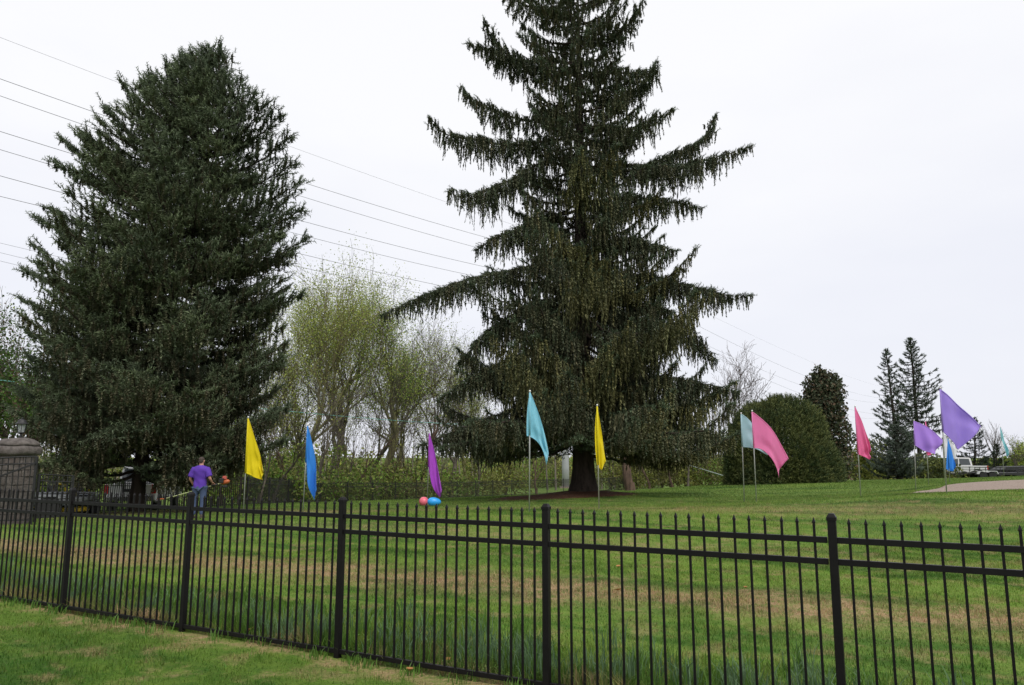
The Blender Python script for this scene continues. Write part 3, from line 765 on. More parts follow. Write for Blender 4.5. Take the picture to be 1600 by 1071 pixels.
def trailer(label, loc, rz, Ln, metal, fender, rail_h=.45, wheel_at=-.2, ramp=True):
    t = empty('utility_trailer', loc, rz); tag(t, label, 'trailer')
    MB().box((0, 0, .56), (Ln, 1.9, .09)).box((0, -.93, .50), (Ln, .06, .16)).box((0, .93, .50), (Ln, .06, .16)).build('deck', metal, t)
    for s_ in (-1, 1):
        rl = MB(); n = int(Ln / .8)
        for k in range(n + 1): rl.box((-Ln / 2 + .03 + (Ln - .06) * k / n, s_ * .96, .60 + rail_h / 2), (.04, .04, rail_h))
        for zz in (rail_h * .5, rail_h): rl.bar((-Ln / 2, s_ * .962, .60 + zz), (Ln / 2, s_ * .962, .60 + zz), .035)
        rl.build('side_rail', metal, t)
        for dx in (-.4, .4): wheel(t, (wheel_at + dx, s_ * 1.12, .34), .34, .2, m_white_plastic)
        fd = MB(); out = [(wheel_at + x, z) for x, z in ((-.86, .5), (-.72, .74), (.72, .74), (.86, .5))]; inn = [(wheel_at + x, z) for x, z in ((.81, .5), (.69, .71), (-.69, .71), (-.81, .5))]
        fd.poly([(x, s_ * 1.0, z) for x, z in out + inn], (0, s_ * .27, 0)); fd.build('fender', fender, t)
    tg = MB()
    for k in range(7): tg.bar((Ln / 2 + .03, -.9 + 1.8 * k / 6, .62), (Ln / 2 + .75, -.9 + 1.8 * k / 6, 1.05), .03)
    for q in (0, .5, 1): tg.bar((Ln / 2 + .03 + .72 * q, -.9, .62 + .43 * q), (Ln / 2 + .03 + .72 * q, .9, .62 + .43 * q), .035)
    if ramp: tg.build('ramp_gate', metal, t)
    MB().bar((-Ln / 2 - 1.1, 0, .48), (-Ln / 2, -.6, .52), .08).bar((-Ln / 2 - 1.1, 0, .48), (-Ln / 2, .6, .52), .08).box((-Ln / 2 - 1.15, 0, .5), (.2, .12, .1)).build('drawbar', metal, t)
    MB().box((-Ln / 2 - .8, 0, .25), (.07, .07, .5)).build('jack', metal, t)
    return t
m_black_steel = simple('black_steel', (.014, .014, .015), .55); m_grey_steel = simple('grey_steel', (.20, .21, .22), .5, .3)
m_fender_white = simple('pale_fender', (.62, .62, .63), .4)
p = at(1553, 747, 62); trailer('long low black utility trailer with mesh sides behind the pickup at the right edge', (p[0], p[1], gz(p[0], p[1]) - .15), radians(4), 4.6, m_black_steel, m_fender_white, .42, -1.35)
p = at(74, 805, 24.0); trailer('grey utility trailer behind the gate between the pillar and the left spruce', (p[0], p[1], gz(p[0], p[1])), radians(8), 2.2, m_grey_steel, m_grey_steel, .12, .1, ramp=False)
# skid of black equipment at the far right
p = at(1585, 746, 66); q = empty('dump_trailer', (p[0], p[1], gz(p[0], p[1])), radians(-6)); tag(q, 'black box sided dump trailer behind the far aqua flag at the right edge', 'trailer')
MB().poly([(-1.6, -.95, .62), (1.6, -.95, .62), (1.75, -.95, 1.0), (-.9, -.95, .95)], (0, 1.9, 0)).build('tub', m_black_steel, q, bevel=.02)
MB().box((0, 0, .52), (3.5, 1.1, .14)).build('chassis', m_black_steel, q, bevel=.01)
for s_ in (-1, 1):
    wheel(q, (-.1, s_ * 1.0, .34), .34, .2, m_white_plastic); wheel(q, (.65, s_ * 1.0, .34), .34, .2, m_white_plastic)
m_yellow = simple('mower_yellow', (.72, .50, .02), .4)
def mower(label, loc, rz):
    t = empty('riding_mower', loc, rz); tag(t, label, 'mower', 'yellow and black riding mowers by the trailer')
    MB().box((-.1, 0, .45), (1.25, .55, .2)).build('chassis', m_blackp, t, bevel=.03)
    MB().box((.62, 0, .58), (.55, .5, .34), top=(.8, .85)).build('engine_cover', m_blackp, t, bevel=.05)
    st = MB(); st.box((-.08, 0, .68), (.46, .46, .12)); st.box((.17, 0, .92), (.12, .44, .44), top=(.7, .85)); st.build('seat', m_blackp, t, bevel=.04)
    MB().lathe([(.58, .17), (.62, .2), (.62, .30), (.5, .33), (0, .34)], 24, (-.3, 0, 0)).build('mower_deck', m_yellow, t)
    for s_ in (-1, 1):
        wheel(t, (.45, s_ * .48, .27), .27, .22, m_yellow); wheel(t, (-.85, s_ * .36, .15), .15, .12, m_yellow)
        MB().tube([(-.05, s_ * .27, .6), (-.28, s_ * .27, .95), (-.30, s_ * .05, 1.0)], .016, 8).build('control_lever', m_blackp, t, smooth=True)
        MB().box((.0, s_ * .33, .58), (.75, .10, .12)).build('fender', m_yellow, t, bevel=.02)
    MB().tube([(.42, -.30, .5), (.42, -.30, .98), (.42, -.26, 1.03), (.42, .26, 1.03), (.42, .30, .98), (.42, .30, .5)], .03, 8).build('roll_bar', m_yellow, t, smooth=True)
    return t
for k, (px, Y, lab) in enumerate(((72, 25.6, 'yellow and black riding mower just right of the stone pillar'), (113, 25.3, 'yellow and black riding mower beside the trailer, nearer the left spruce'))):
    p = at(px, 800, Y); mower(lab, (p[0], p[1], gz(p[0], p[1]) + .0), radians(75 + 20 * k))

# ------------------------------------------------------------------ the man with the string trimmer
def skin_obj(V, E, R, sub=2):
    me = bpy.data.meshes.new('tmp'); me.from_pydata(V, E, []); o = bpy.data.objects.new('tmp', me); C.objects.link(o)
    o.modifiers.new('s', 'SKIN')
    sv = me.skin_vertices[0].data
    for i, r in enumerate(R):
        sv[i].radius = (r, r) if isinstance(r, (int, float)) else r
        sv[i].use_root = (i == 0)
    ss = o.modifiers.new('u', 'SUBSURF'); ss.levels = ss.render_levels = sub
    return o
def bake(o):
    dg = bpy.context.evaluated_depsgraph_get(); dg.update()
    me = bpy.data.meshes.new_from_object(o.evaluated_get(dg)); d = o.data
    bpy.data.objects.remove(o); return me
def fuse(name, meshes, voxel, m, parent, smooth_it=6):
    bm = bmesh.new()
    for me in meshes: bm.from_mesh(me)
    me = bpy.data.meshes.new(name); bm.to_mesh(me); bm.free()
    o = bpy.data.objects.new('tmp', me); C.objects.link(o)
    r = o.modifiers.new('r', 'REMESH'); r.mode = 'VOXEL'; r.voxel_size = voxel
    s_ = o.modifiers.new('c', 'SMOOTH'); s_.factor = .5; s_.iterations = smooth_it
    me = bake(o); me.name = name
    me.polygons.foreach_set('use_smooth', np.ones(len(me.polygons), bool))
    me.materials.clear(); me.materials.append(m)
    return link_mesh(name, me, parent)
mz = gz(MAN[0], MAN[1])
SH_A, SH_B = Vector((.62, .20, 1.035)), Vector((-1.30, .22, .50))          # trimmer shaft, engine end and cutting end
def on_shaft(x): t = (x - SH_A.x) / (SH_B.x - SH_A.x); return SH_A.lerp(SH_B, t)
man = empty('person', (MAN[0], MAN[1], mz)); tag(man, 'man seen from behind in purple polo shirt and blue jeans holding a string trimmer', 'person')
m_skin = simple('skin', (.46, .24, .17), .55, vary=.08); m_shirt = simple('purple_polo', (.085, .028, .32), .8, vary=.10, scale=5); m_hair = simple('short_brown_hair', (.05, .035, .028), .8, vary=.3, scale=40)
m_jeans = simple('blue_denim', (.050, .075, .15), .85, vary=.3, scale=9); m_boot = simple('boots', (.05, .035, .025), .7)
HR = on_shaft(.31) + Vector((0, -.01, .03)); HL = on_shaft(-.17) + Vector((0, .0, .10))
Vb = [(0, 0, .96), (0, .01, 1.12), (0, -.005, 1.30), (0, -.01, 1.42), (0, .005, 1.50), (0, .015, 1.56), (0, .02, 1.64), (0, .015, 1.70),
      (-.185, -.01, 1.42), (-.285, -.03, 1.14), tuple(HL + Vector((-.06, -.09, .04))),
      (.185, -.01, 1.42), (.29, -.04, 1.15), tuple(HR + Vector((.0, -.10, .05))),
      (-.10, 0, .88), (-.135, .03, .49), (-.15, -.02, .09), (.10, 0, .88), (.115, .0, .49), (.125, -.04, .09)]
Eb = [(0, 1), (1, 2), (2, 3), (3, 4), (4, 5), (5, 6), (6, 7), (3, 8), (8, 9), (9, 10), (3, 11), (11, 12), (12, 13), (0, 14), (14, 15), (15, 16), (0, 17), (17, 18), (18, 19)]
Rb = [(.15, .11), (.14, .10), (.16, .105), (.12, .09), .058, .062, .07, .05, .062, .043, .028, .062, .043, .028, .085, .058, .042, .085, .058, .042]
parts = [bake(skin_obj(Vb, Eb, Rb))]
# head: skull, jaw, nose, ears
def blob(c, r, n=18):
    me = bpy.data.meshes.new('b'); bm = bmesh.new(); bmesh.ops.create_uvsphere(bm, u_segments=n, v_segments=n // 2 + 2, radius=1)
    for v in bm.verts: v.co = Vector((v.co.x * r[0] + c[0], v.co.y * r[1] + c[1], v.co.z * r[2] + c[2]))
    bm.to_mesh(me); bm.free(); return me
parts += [blob((0, .015, 1.665), (.074, .095, .092)), blob((0, .055, 1.60), (.052, .055, .055)), blob((0, .115, 1.635), (.014, .02, .024), 10), blob((0, .095, 1.578), (.022, .014, .008), 8)]
for s_ in (-1, 1): parts += [blob((s_ * .078, .01, 1.64), (.010, .022, .032), 10), blob((s_ * .032, .095, 1.665), (.016, .010, .009), 8)]
# hands: palm, four bent fingers of different lengths, thumb from the side of the palm, closed on the shaft
def hand(Hc, wrist, along):
    along = Vector(along).normalized(); fw = (Hc - Vector(wrist)).normalized(); fw = (fw - along * fw.dot(along)).normalized()
    dn = along.cross(fw).normalized()
    if dn.z > 0: dn = -dn
    out = []
    pv = [Vector(wrist), Hc - fw * .03 - dn * .03, Hc + fw * .02 - dn * .035]
    out.append(bake(skin_obj([tuple(v) for v in pv], [(0, 1), (1, 2)], [.026, (.036, .018), (.036, .016)])))
    for k, l in enumerate((.95, 1.08, 1.0, .8)):
        o_ = along * ((k - 1.5) * .019)
        ch = [Hc + fw * .015 - dn * .034 + o_, Hc + fw * (.035 * l) - dn * .012 + o_, Hc + fw * (.030 * l) + dn * (.022 * l) + o_, Hc + fw * .004 + dn * .032 * l + o_]
        out.append(bake(skin_obj([tuple(v) for v in ch], [(0, 1), (1, 2), (2, 3)], [.0095, .009, .0085, .0075])))
    th = [Hc - fw * .02 - dn * .025 + along * .03, Hc - fw * .032 + along * .042, Hc - fw * .02 + dn * .024 + along * .03]
    out.append(bake(skin_obj([tuple(v) for v in th], [(0, 1), (1, 2)], [.012, .0105, .009])))
    return out
parts += hand(HR, Vb[13], SH_B - SH_A) + hand(HL, Vb[10], (1, 0, 0))
fuse('body', parts, .008, m_skin, man, 4)
# clothes
sv_ = [(0, 0, .86), (0, .005, .98), (0, .01, 1.13), (0, -.005, 1.30), (0, -.01, 1.425), (0, .003, 1.475), (-.185, -.01, 1.425), (-.262, -.024, 1.20), (.185, -.01, 1.425), (.262, -.03, 1.20)]
se = [(0, 1), (1, 2), (2, 3), (3, 4), (4, 5), (4, 6), (6, 7), (4, 8), (8, 9)]
srr = [(.178, .135), (.178, .135), (.175, .13), (.19, .13), (.14, .11), .075, .083, .078, .083, .078]
def loft(rings, seg=24):
    me = bpy.data.meshes.new('l'); bm = bmesh.new(); R = []
    for (cx, cy, cz, ax, ay, ux, uy) in rings:      # centre, radii, and the ring's own axis tilt
        c = Vector((cx, cy, cz)); d = Vector((ux, uy, 1)).normalized() if not isinstance(ux, Vector) else ux
        q = d.to_track_quat('Z', 'Y') if isinstance(ux, Vector) else None
        R.append([bm.verts.new(c + (q @ Vector((ax * cos(tau * k / seg), ay * sin(tau * k / seg), 0)) if q else Vector((ax * cos(tau * k / seg), ay * sin(tau * k / seg), 0)))) for k in range(seg)])
    for A, B in zip(R, R[1:]):
        for k in range(seg): bm.faces.new((A[k], A[(k + 1) % seg], B[(k + 1) % seg], B[k]))
    bm.faces.new(R[0][::-1]); bm.faces.new(R[-1]); bmesh.ops.recalc_face_normals(bm, faces=bm.faces[:]); bm.to_mesh(me); bm.free(); return me
torso = loft([(0, 0, .86, .185, .145, 0, 0), (0, 0, .98, .180, .14, 0, 0), (0, .005, 1.12, .175, .135, 0, 0), (0, .0, 1.27, .205, .145, 0, 0), (0, -.01, 1.37, .23, .145, 0, 0), (0, -.01, 1.43, .235, .135, 0, 0), (0, -.008, 1.475, .20, .115, 0, 0), (0, -.003, 1.51, .10, .085, 0, 0), (0, 0, 1.52, .075, .072, 0, 0)])
def sleeve_(a_, b_, ra, rb):
    a_, b_ = Vector(a_), Vector(b_); d = (b_ - a_).normalized()
    return loft([(*(a_ - d * .03), ra * .9, ra * .9, d, 0), (*a_.lerp(b_, .25), ra, ra, d, 0), (*a_.lerp(b_, .7), (ra + rb) / 2, (ra + rb) / 2, d, 0), (*b_, rb, rb, d, 0)], 18)
sh = fuse('polo_shirt', [torso, sleeve_((-.170, -.01, 1.42), (-.268, -.027, 1.19), .098, .088), sleeve_((.170, -.01, 1.42), (.270, -.034, 1.20), .098, .088)], .012, m_shirt, man, 5)
for v in sh.data.vertices:      # cloth folds
    c_ = v.co; k = .007 * sin(c_.x * 31 + c_.z * 9) * sm(1.35, .95, c_.z) + .003 * sin(c_.z * 33 + c_.x * 20)
    v.co.y += float(k)
MB().lathe([(.078, 1.462), (.082, 1.49), (.070, 1.525), (.062, 1.52)], 20, (0, .002, 0)).build('collar', m_shirt, sh, smooth=True)
jv = [(0, 0, .97), (-.10, 0, .87), (-.135, .03, .49), (-.15, -.015, .10), (.10, 0, .87), (.115, .0, .49), (.125, -.035, .10)]
fuse('jeans', [bake(skin_obj(jv, [(0, 1), (1, 2), (2, 3), (0, 4), (4, 5), (5, 6)], [(.165, .125), (.112, .115), .083, .078, (.112, .115), .083, .078])), blob((0, -.02, .90), (.165, .125, .12))], .012, m_jeans, man, 5)
for x, y in ((-.15, -.02), (.125, -.04)):
    fuse('boot', [blob((x, y + .06, .05), (.05, .15, .05)), blob((x, y - .01, .09), (.05, .065, .08))], .012, m_boot, man, 3)
hr = MB(); hc = bmesh.new()
hair = fuse('hair', [blob((0, .002, 1.688), (.079, .093, .078)), blob((0, -.035, 1.645), (.066, .055, .06))], .008, m_hair, man, 3)

tr = empty('string_trimmer', (MAN[0], MAN[1], mz)); tag(tr, 'orange string trimmer with a long thin shaft held by the man in purple', 'garden tool')
m_orange = simple('orange_plastic', (.42, .10, .03), .5); m_shaft = simple('shaft_metal', (.55, .60, .30), .4, .2)
MB().tube([SH_A, on_shaft(0), SH_B], .014, 8).build('shaft', m_shaft, tr, smooth=True)
d = (SH_B - SH_A).normalized()
eng = MB(); eng.lathe([(.0, -.17), (.045, -.13), (.062, -.09), (.066, .02), (.05, .06), (.03, .10), (0, .11)], 18, SH_A, axis=d); eng.build('engine_housing', m_orange, tr, smooth=True)
MB().box(SH_A + Vector((.0, .0, .13)), (.12, .11, .10), top=(.8, .8)).build('cylinder_cover', simple('coral_red', (.40, .075, .05), .5), tr, bevel=.02)
MB().box(SH_A + Vector((.02, .0, -.12)), (.13, .11, .08), top=(1, 1))  .build('fuel_tank', m_blackp, tr, bevel=.03)
MB().box(SH_A + Vector((-.05, -.1, .05)), (.12, .09, .14)).build('muffler', m_blackp, tr, bevel=.02)
MB().tube([on_shaft(.44), on_shaft(.25)], .023, 10).build('grip', m_blackp, tr, smooth=True)
lp = on_shaft(-.17)
MB().tube([lp + Vector((.0, -.07 * cos(a_) , .05 + .09 * sin(a_) - .03)) + Vector((.0, 0, 0)) for a_ in np.linspace(-.6, pi + .6, 14)], .011, 8).build('loop_handle', m_blackp, tr, smooth=True)
MB().lathe([(.0, -.05), (.055, -.045), (.06, .02), (.03, .05), (0, .055)], 14, SH_B, axis=(.1, 0, 1)).build('line_head', m_blackp, tr, smooth=True)
MB().poly([tuple(SH_B + Vector((.22 * cos(a_) + .02, .22 * sin(a_), .06))) for a_ in np.linspace(-1.2, 1.2, 9)] + [tuple(SH_B + Vector((.02, 0, .06)))], (0, 0, .012)).build('guard', m_orange, tr)

# ------------------------------------------------------------------ foliage prototypes
def nrm(v): v = np.asarray(v, float); return v / (np.linalg.norm(v, axis=-1, keepdims=True) + 1e-9)
def proto_hang(n=15, seed=1):
    """a hanging spruce branchlet of length 1 along -Z, radius 1 sideways, with drooping side twigs"""
    r = np.random.default_rng(seed); v = []; f = []; s = []
    def tri(a_, b_, c_, sh): k = len(v); v.extend([a_, b_, c_]); f.append((k, k + 1, k + 2)); s.extend([sh] * 3)
    tri((-.34, 0, 0), (.34, 0, 0), (0, 0, -1.0), .8); tri((0, -.34, 0), (0, .34, 0), (0, 0, -.95), .75)
    for i in range(n):
        z = -(i + .3) / n * .93; th = i * 2.4 + r.uniform(-.4, .4); l = (1 - .55 * (i / n)) * r.uniform(.7, 1.25)
        c_, s_ = cos(th), sin(th); w = .42
        tri((-s_ * w, c_ * w, z + .035), (s_ * w, -c_ * w, z - .02), (c_ * l, s_ * l, z - .11 * r.uniform(.4, 1.3)), r.uniform(.85, 1.15))
    return np.array(v, np.float32), np.array(f, np.int32), np.array(s, np.float32)
def proto_shoot(n=11, seed=2):
    """a bristly spruce shoot of length 1 along +X"""
    r = np.random.default_rng(seed); v = []; f = []; s = []
    def tri(a_, b_, c_, sh): k = len(v); v.extend([a_, b_, c_]); f.append((k, k + 1, k + 2)); s.extend([sh] * 3)
    tri((0, -.07, 0), (0, .07, 0), (1, 0, 0), .9); tri((0, 0, -.07), (0, 0, .07), (1, 0, 0), .9)
    for i in range(n):
        x = i / n * .9; th = i * 2.4; l = .30 * r.uniform(.7, 1.2); c_, s_ = cos(th), sin(th); w = .05
        tri((x - w, -s_ * .03, c_ * .03), (x + w, s_ * .03, -c_ * .03), (x + .20, c_ * l, s_ * l), r.uniform(.8, 1.3))
    return np.array(v, np.float32), np.array(f, np.int32), np.array(s, np.float32)
HANG = [proto_hang(15, 1), proto_hang(13, 5), proto_hang(17, 9)]
SHOOT = [proto_shoot(11, 2), proto_shoot(9, 4)]
LEAF = (np.array([(0, 0, 0), (.5, .32, .06), (1, 0, -.05), (.5, -.32, .06)], np.float32), np.array([(0, 1, 2), (0, 2, 3)], np.int32), np.array([.95, 1, 1.05, 1], np.float32))
def rand_rot(k, r):
    q = nrm(r.normal(size=(k, 4))); w, x, y, z = q.T
    return np.stack([np.stack([1 - 2 * (y * y + z * z), 2 * (x * y - z * w), 2 * (x * z + y * w)], -1),
                     np.stack([2 * (x * y + z * w), 1 - 2 * (x * x + z * z), 2 * (y * z - x * w)], -1),
                     np.stack([2 * (x * z - y * w), 2 * (y * z + x * w), 1 - 2 * (x * x + y * y)], -1)], 1)
def frame_x(d, r):
    """rotation matrices whose first column is d, with a random roll"""
    d = nrm(d); k = len(d); h = r.normal(size=(k, 3)); a_ = nrm(np.cross(d, h)); b_ = np.cross(d, a_)
    return np.stack([d, a_, b_], -1)

class Conifer:
    def __init__(s, seed): s.r = np.random.default_rng(seed); s.wood = Soup(); s.H = []; s.S = []
    def limb(s, path, r0, sec=.8, step=.22, gap=.2, hang=.8, shoot=.28, p_shoot=.6, p_hang=1.0, tint=(.03, .045, .025), alt=(.06, .05, .03), altf=.3, up_sec=0.0, inner=.12, tipw=.16, wood_col=(.03, .024, .02)):
        r = s.r; path = np.asarray(path, float)
        d = np.r_[0, np.cumsum(np.linalg.norm(np.diff(path, axis=0), axis=1))]; Ln = d[-1]; n = max(4, int(Ln / step) + 1); u = np.linspace(0, Ln, n)
        P = np.stack([np.interp(u, d, path[:, k]) for k in range(3)], -1)
        if n > 6:
            for _ in range(2): P[1:-1] = (P[:-2] + 2 * P[1:-1] + P[2:]) / 4
        P[1:-1] += r.normal(0, .025, (n - 2, 3))
        t = u / Ln; s.wood.tube(P, r0 * (1 - t) ** .8 + .010, 5, wood_col)
        T = nrm(np.gradient(P, axis=0)); lv = r.uniform(.8, 1.22); tint = np.array(tint) * lv; alt = np.array(alt) * lv
        for i in range(n):
            if t[i] < inner: continue
            B = nrm(np.cross(T[i], (0, 0, 1.0)))
            prof = min(1, (1 - t[i]) * 2.2 + tipw) * min(1, .35 + t[i] * 1.6)
            for side in (-1, 1):
                lb = sec * prof * r.uniform(.55, 1.2); a_ = r.uniform(.8, 1.25)
                dr = T[i] * cos(a_) + B * side * sin(a_); dr[2] += up_sec * r.uniform(.3, 1)
                k = int(lb / gap) + 1
                for j in range(k):
                    w = (j + r.uniform(.1, .9)) / k * lb
                    q = P[i] + dr * w + np.array([0, 0, -.18 * w * w])
                    f = np.clip(altf + r.normal(0, .2), 0, 1); col = (tint * (1 - f) + alt * f) * r.uniform(.8, 1.2)
                    if r.random() < p_hang:
                        hl = hang * r.uniform(.25, 1.0) ** 1.3 * (1.35 if r.random() < .10 else 1) * (.45 + .55 * prof)
                        s.H.append((*q, hl, r.uniform(.055, .115), r.normal(0, .14), r.normal(0, .14), *col))
                    if r.random() < p_shoot:
                        dd = dr * r.uniform(.4, 1) + T[i] * r.uniform(.2, 1) + np.array([0, 0, r.uniform(-.3, .55)]) + r.normal(0, .25, 3)
                        g_ = (tint * r.uniform(.85, 1.5))
                        s.S.append((*q, *dd, shoot * r.uniform(.6, 1.3), *g_))
            # bristles along the top of the limb itself
            for _ in range(2):
                dd = T[i] * .8 + np.array([0, 0, r.uniform(0, .9)]) + B * r.normal(0, .5)
                s.S.append((*P[i], *dd, shoot * r.uniform(.5, 1.0), *(tint * r.uniform(.85, 1.4))))
        for _ in range(6):
            dd = T[-1] + r.normal(0, .35, 3); dd[2] += .15
            s.S.append((*(P[-1] - T[-1] * r.uniform(0, .3)), *dd, shoot * r.uniform(.8, 1.5), *(tint * r.uniform(1, 1.5))))
    def build(s, root, mat, bark, trunk, floor=None):
        cr = Soup(); r = s.r
        if s.H:
            H = np.array(s.H)
            if floor is not None:       # curtains end at the height where the boughs stop
                H[:, 3] = np.minimum(H[:, 3], H[:, 2] - floor(H[:, 0], H[:, 1]) - r.uniform(0, .5, len(H)))
                H = H[H[:, 3] > .12]
            k = len(H)
            ex, ey = H[:, 5], H[:, 6]
            z_ = nrm(np.stack([-ex, -ey, np.ones(k)], -1)); a_ = r.uniform(0, tau, k)
            x_ = nrm(np.cross(np.stack([np.cos(a_), np.sin(a_), np.zeros(k)], -1), z_)); y_ = np.cross(z_, x_)
            R = np.stack([x_ * H[:, 4:5], y_ * H[:, 4:5], z_ * H[:, 3:4]], -1)
            w = r.integers(0, len(HANG), k)
            for q in range(len(HANG)): m_ = w == q; cr.inst(HANG[q], R[m_], H[m_, :3], H[m_, 7:10])
        S_ = np.array(s.S); k = len(S_); R = frame_x(S_[:, 3:6], r) * S_[:, 6][:, None, None]; w = r.integers(0, 2, k)
        for q in range(2): m_ = w == q; cr.inst(SHOOT[q], R[m_], S_[m_, :3], S_[m_, 7:10])
        trunk(s.wood)
        s.wood.build('trunk', bark, root, smooth=True)
        cr.build('crown', mat, root)

# ------------------------------------------------------------------ the big drooping spruce in the middle
def path_px(pts, Y, dy=0.0):
    n = len(pts); return [at(x, y, Y + dy * (i / (n - 1)) ** 1.2) for i, (x, y) in enumerate(pts)]
root = empty('spruce_tree', (SP2[0], SP2[1], gz(SP2[0], SP2[1])))
tag(root, 'tall middle spruce with drooping dark curtains of twigs and a thick bare lower trunk', 'tree')
cf = Conifer(11); Yt = 33.0
keys = [  # pixel path, depth drift of the tip, hang length
 ([(897, 215), (800, 228), (720, 216), (690, 209), (672, 184)], -1.0, .95), ([(897, 176), (820, 190), (760, 168), (735, 155), (724, 138)], .8, .8),
 ([(897, 118), (825, 106), (778, 76), (757, 34)], -.8, .7), ([(897, 98), (805, 95), (762, 80), (733, 70)], 1.0, .7),
 ([(900, 262), (850, 252), (795, 284), (740, 305), (704, 297)], -1.2, 1.25), ([(903, 405), (810, 420), (725, 438), (650, 468), (598, 492)], -1.0, 1.0),
 ([(905, 515), (800, 560), (735, 590), (690, 622)], 1.0, 1.1), ([(905, 600), (800, 640), (715, 672), (655, 698)], -1.2, 1.1), ([(905, 455), (820, 480), (760, 520), (718, 566)], .5, 1.1),
 ([(905, 660), (830, 678), (740, 690), (690, 700)], -2.5, .8), ([(900, 330), (840, 345), (770, 375), (745, 390)], .8, 1.1), ([(900, 30), (850, 20), (800, 0), (778, -22)], .6, .6),
 ([(903, 258), (990, 268), (1060, 262), (1120, 246), (1171, 230)], -1.0, 1.0), ([(903, 245), (1000, 262), (1075, 233), (1103, 212), (1116, 183)], .6, .8),
 ([(903, 160), (960, 158), (1005, 135), (1024, 98)], .8, .7), ([(903, 66), (955, 60), (990, 32), (1004, 2)], -.6, .6), ([(903, 200), (980, 206), (1050, 172)], -.8, .8),
 ([(905, 318), (980, 308), (1050, 316), (1092, 326)], 1.0, 1.0), ([(907, 388), (980, 372), (1056, 392)], -1.0, 1.1), ([(908, 425), (1000, 428), (1085, 448), (1130, 462), (1172, 463)], -1.0, 1.0),
 ([(908, 498), (1000, 498), (1075, 518), (1116, 562)], .9, 1.2), ([(908, 555), (1000, 585), (1085, 596), (1152, 612)], -1.5, 1.2), ([(908, 640), (1000, 656), (1080, 668), (1142, 692)], 1.0, .9),
 ([(903, 120), (960, 112), (1010, 118), (1028, 105)], -1.2, .7), ([(908, 470), (990, 470), (1050, 490)], 2.0, 1.2),
]
DK, BR, OL = (.064, .088, .050), (.125, .108, .060), (.145, .138, .052)
for pts, dy, hg in keys:
    cf.limb(path_px(pts, Yt, dy), .075, sec=1.3, step=.17, gap=.18, hang=hg * 1.25, shoot=.24, p_shoot=.55, tint=DK, alt=BR, altf=.32)
prof_y = np.array([-100, -60, 0, 60, 100, 200, 300, 400, 450, 520, 600, 660, 705]); prof_r = np.array([4, 34, 84, 94, 98, 112, 122, 140, 178, 210, 240, 252, 235])
zz_ = np.array([at(905, y, Yt)[2] for y in prof_y]); rr_ = prof_r / FPX * Yt
order = np.argsort(zz_); zz_, rr_ = zz_[order], rr_[order]
r = cf.r; axis = lambda z: np.array([SP2[0] + .003 * z, SP2[1]])
az = 0.0; nl = 235
for i in range(nl):
    z = zz_[0] + (zz_[-1] - zz_[0]) * ((i + r.uniform(-.4, .4)) / nl) ** 1.22
    z = max(z, zz_[0]); az += 2.3999 + r.normal(0, .25); Ln = np.interp(z, zz_, rr_) * r.uniform(.62, 1.05)
    if Ln < .25: continue
    h = (z - zz_[0]) / (zz_[-1] - zz_[0])
    s0 = -.30 + .62 * h + r.normal(0, .12); up = .16 + .12 * r.random(); sag = .10 + .12 * (1 - h)
    t = np.linspace(0, 1, 8); dirv = np.array([cos(az), sin(az)])
    xy = axis(z)[None] + dirv[None] * (Ln * t)[:, None]
    zz = z + s0 * Ln * t - sag * Ln * np.sin(pi * t) * .6 + up * Ln * t ** 3
    zz = np.maximum(zz, 2.2 + .8 * np.sin(az * 3.3 + i) + .5 * t * np.sin(i * 2.3))
    olive = np.clip(.25 + .5 * (sin(az - .6) < -.2) * (z < 14) * r.random() * 2, 0, 1) if r.random() < .5 else .15
    alt = np.array(BR) * (1 - olive) + np.array(OL) * olive
    cf.limb(np.column_stack([xy, zz]), .025 + .010 * Ln, sec=.42 + .14 * Ln, step=.25, gap=.20, hang=(.55 + .95 * (1 - h)) * r.uniform(.75, 1.2), shoot=.26, p_shoot=.6, tint=DK, alt=alt, altf=.36 + .42 * olive, inner=.16)
# a shaggy olive clump hanging against the trunk
for k in range(9):
    a_ = r.uniform(-2.4, -.7); z = at(885, r.uniform(395, 470), Yt)[2]; Ln = r.uniform(1.0, 2.2); t = np.linspace(0, 1, 5)
    cf.limb(np.column_stack([axis(z)[None] + np.array([cos(a_), sin(a_)])[None] * (Ln * t)[:, None], z - .1 * Ln * t]), .03, sec=.5, step=.2, gap=.16, hang=1.3, p_shoot=.3, tint=(.05, .06, .02), alt=OL, altf=.75)
# bare dead twigs low on the trunk
for k in range(60):
    z = r.uniform(3.0, 12); a_ = r.uniform(0, tau); Ln = r.uniform(.8, 2.6); t = np.linspace(0, 1, 6)
    cf.wood.tube(np.column_stack([axis(z)[None] + np.array([cos(a_), sin(a_)])[None] * (.2 + Ln * t)[:, None], z + Ln * (.25 * t - .55 * t * t) + .03 * np.sin(9 * t + k)]), .022 * (1 - t * .75), 4, (.05, .042, .035))
def trunk2(S):
    z = np.r_[np.linspace(-.3, 1.6, 10), np.linspace(2.2, 24.2, 34)]; g0 = gz(SP2[0], SP2[1])
    rad = .025 + .46 * (1 - np.clip(z / 24.3, 0, 1)) ** .85 + .22 * np.exp(-np.maximum(z, 0) / .45)
    S.tube(np.column_stack([SP2[0] + .003 * z, np.full(len(z), SP2[1]), g0 + z]), rad, 24, (1, 1, 1))
cf.build(root, m_spruce, m_bark_spruce, trunk2, lambda x, y: .85 + .45 * np.sin(x * 1.9 + 1) * np.sin(x * .7 + y * .9) + 1.35 * np.exp(-((x - SP2[0] + .7) / 2.3) ** 2))
print('spruce2', len(cf.H), len(cf.S))

